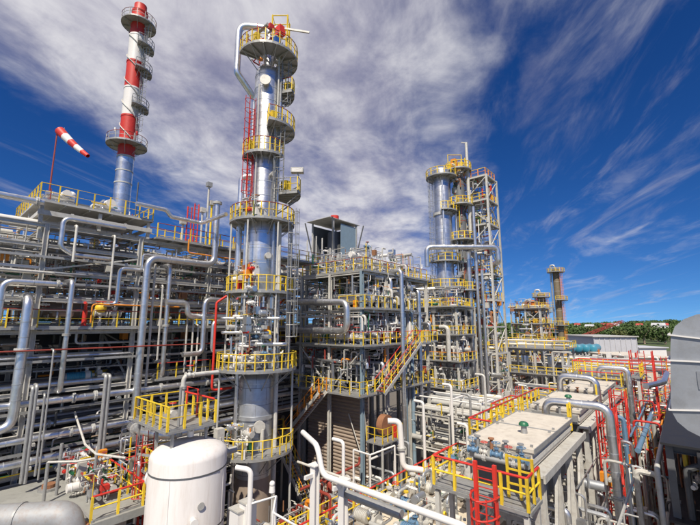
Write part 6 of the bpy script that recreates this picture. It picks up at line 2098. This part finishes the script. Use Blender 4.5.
for x in (-8.4, -3.6):
    for y in (43, 45.8):
        member(t, 'leg', (x, y, 0), (x, y, 11.2), .22, .22, 'steel_light', 'box')


def red_tower(label, x, y, z0, z1, w=1.1):
    t = thing('ladder_tower', (x, y, 0), label, 'ladder tower')
    for a_ in (-w / 2, w / 2):
        for b_ in (-w / 2, w / 2):
            member(t, 'upright', (x + a_, y + b_, 0), (x + a_, y + b_, z1), .08, .08, 'red', 'box')
    z = z0
    i = 0
    while z < z1:
        MB().tube([(x - w / 2, y - w / 2, z), (x + w / 2, y - w / 2, z), (x + w / 2, y + w / 2, z), (x - w / 2, y + w / 2, z)], .03, 5, closed=True).build('hoop', 'red', t)
        if i % 2 == 0 and z + .9 < z1:
            MB().bar((x - w / 2, y - w / 2, z), (x + w / 2, y - w / 2, z + .9), .06, .06).bar((x + w / 2, y - w / 2, z), (x + w / 2, y + w / 2, z + .9), .06, .06).build('brace', 'red', t)
        z += .9
        i += 1
    ladder(t, x, y, .2, z1, -PI / 2, 'red', False)
    return t


red_tower('tall red ladder tower by the legs of the middle cooler', -4.1, 28.2, 1, 11.2, .9)
red_tower('tall red ladder tower by the farthest cooler legs', -4.1, 33.6, 1, 11.4, .9)
red_tower('large red ladder tower before the grey ribbed shed', -3.3, 44.2, 1, 13.6, 1.6)
red_tower('red ladder tower beside the big grey duct, far right', -2.2, 56, 1, 12.4, 1.8)
pipe([(-2.9, 40, 11.0), (-1.9, 44, 11.0), (-1.9, 52, 11.0)], .22, 'alu', 'silver pipe passing the large red ladder tower', .5, 12)
# pipes and gear in the alley right of the coolers
clutter('in the alley right of the nearest cooler', -4.4, -2.6, 20, 30, .1, 9.5, 14, 0, 'pipes in the cooler alley')
clutter('in the alley right of the farther coolers', -4.4, -2.2, 31, 47, .1, 10.5, 18, 6, 'pipes in the far cooler alley', mats=('alu', 'steel_light', 'red', 'orange', 'steel', 'bluepaint'))
clutter('under the nearest cooler', CX0 + .2, CX1, 17.5, 24, .1, 8.0, 12, 5, 'pipes under the nearest cooler')
clutter('under the middle cooler', CX0 + .2, CX1, 26.5, 32.5, .1, 8.0, 10, 4, 'pipes under the middle cooler')
for k in range(6):
    pump('blue' if k % 2 else 'grey', (-3.6, 24 + k * 3.6, .05), PI / 2, 'pump on the ground in the cooler alley, %s from the front' % nth(k + 1), 'pumps in the cooler alley')

filler('deck_pipework', 'crowd of small valves and pipes on the pump deck', -15.2, -9.2, 13.5, 31, 5.05, 6.3, 130, 95, mats=('steel', 'alu_dull', 'steel_light', 'galv', 'bluepaint'), acc=.16, size=.8)
filler('alley_pipework', 'small pipes under and beside the coolers on the right', -7.8, -2.6, 18, 46, .1, 8.4, 420, 96, acc=.2, size=.85, runs=((2, 150, 1, 5), (1, 120, 2, 10)))
filler('alley_pipework', 'small pipes low between main column and white pipe', -22, -15.8, 11.5, 24, .1, 4.2, 220, 97, mats=('steel', 'alu_dull', 'steel_light', 'alu'), acc=.25, runs=((2, 60, 1, 4), (1, 50, 2, 6)))
filler('alley_pipework', 'small pipes around the low pipe rack', -21, -10, 33, 46, 4.8, 8.6, 90, 98, mats=('steel', 'alu_dull', 'steel_light'), acc=.08)
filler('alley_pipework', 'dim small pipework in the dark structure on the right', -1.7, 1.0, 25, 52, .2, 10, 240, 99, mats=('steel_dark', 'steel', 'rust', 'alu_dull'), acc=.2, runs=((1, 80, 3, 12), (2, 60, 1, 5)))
# ================================================================== STRUCTURE COLOURED DARK IN PLACE OF SHADE AND BIG DUCT AT THE RIGHT EDGE
t = steel_frame('shade_toned_structure', 'multi-storey steel structure coloured dark as shade at the right picture edge', 'steel structure', [-1.2, 2.4, 6], [25, 30, 35, 40, 46, 52], [3.4, 6.8, 10.2], 'steel_dark', .3, .3,
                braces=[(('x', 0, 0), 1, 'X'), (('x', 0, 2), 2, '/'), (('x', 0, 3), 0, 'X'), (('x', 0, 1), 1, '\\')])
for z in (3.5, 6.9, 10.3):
    MB().box(-1.5, 8, 24.4, 53, z, z + .1).build('floor', 'black', t)  # floors coloured black to imitate shade
MB().box(1.2, 1.4, 24.5, 53, 0, 12.2).build('wall', 'shade_dark', t)
MB().box(-.2, 8, 24.3, 24.39, 0, 10.2).build('end_wall', 'shade_dark', t)
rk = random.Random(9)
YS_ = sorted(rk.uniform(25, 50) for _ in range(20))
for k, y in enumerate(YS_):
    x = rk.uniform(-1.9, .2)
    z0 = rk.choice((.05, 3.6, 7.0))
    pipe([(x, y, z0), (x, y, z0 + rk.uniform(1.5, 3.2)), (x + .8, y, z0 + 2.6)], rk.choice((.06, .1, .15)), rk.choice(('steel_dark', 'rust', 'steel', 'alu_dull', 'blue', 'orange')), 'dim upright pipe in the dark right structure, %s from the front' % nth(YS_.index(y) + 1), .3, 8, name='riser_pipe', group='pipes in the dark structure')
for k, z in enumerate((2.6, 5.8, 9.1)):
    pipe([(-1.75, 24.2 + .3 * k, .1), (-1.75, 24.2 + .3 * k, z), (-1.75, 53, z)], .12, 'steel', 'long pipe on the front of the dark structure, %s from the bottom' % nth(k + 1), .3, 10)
t = thing('elbow_duct', (1.5, 19, 10.4), 'big grey flat-sided duct bending at the right picture edge', 'duct')
y0, y1 = 18.0, 20.2
out = [(3.6, 16.45), (.75, 16.4), (.35, 16.33), (0.0, 16.17), (-.27, 15.92), (-.42, 15.55), (-.48, 15.1), (-.66, 13.3), (-.66, 12.95), (-.55, 12.65), (-.3, 12.4), (.1, 12.2), (.6, 12.1), (3.6, 12.1)]
inn = [(3.6, 15.0), (1.6, 15.0), (1.45, 14.95), (1.3, 14.9), (1.2, 14.85), (1.12, 14.75), (1.1, 14.6), (1.0, 13.8), (1.0, 13.7), (1.05, 13.6), (1.15, 13.55), (1.3, 13.5), (1.5, 13.5), (3.6, 13.5)]
vs, fs = [], []
for (a, b_) in out:
    vs += [(a, y0, b_), (a, y1, b_)]
for (a, b_) in inn:
    vs += [(a, y0, b_), (a, y1, b_)]
m_ = len(out)
for i in range(m_ - 1):
    o0, o1, i0, i1 = 2 * i, 2 * i + 2, 2 * (m_ + i), 2 * (m_ + i) + 2
    fs += [(o0, o1, o1 + 1, o0 + 1), (i1, i0, i0 + 1, i1 + 1), (o1, o0, i0, i1), (o0 + 1, o1 + 1, i1 + 1, i0 + 1)]
MB().add(vs, fs).build('duct_shell', 'duct_grey', t)
for (za, xa, zb_) in ((14.72, -.53, 14.72), (13.02, -.68, 13.3), (15.62, -.43, 15.3)):
    b = MB().bar((xa - .05, y0 - .04, za), (1.9, y0 - .04, zb_), .05, .05)
    b.bar((xa - .05, y0 - .04, za), (xa - .05, y1, za), .05, .06)
    b.build('duct_flange', 'white', t)
for x, z in ((.35, 14.1),):
    MB().box(x - .22, x + .22, y0 - .03, y0 - .002, z - .3, z + .3).build('access_panel', 'duct_grey', t)
for x in (1.6, 3.2):
    for y in (18.3, 19.9):
        member(t, 'duct_leg', (x, y, 0), (x, y, 12.08), .2, .2, 'steel_dark', 'box')

# prototypes are not part of the place
for d_ in (VALVES, PUMPS):
    for o in list(d_.values()):
        drop(o)
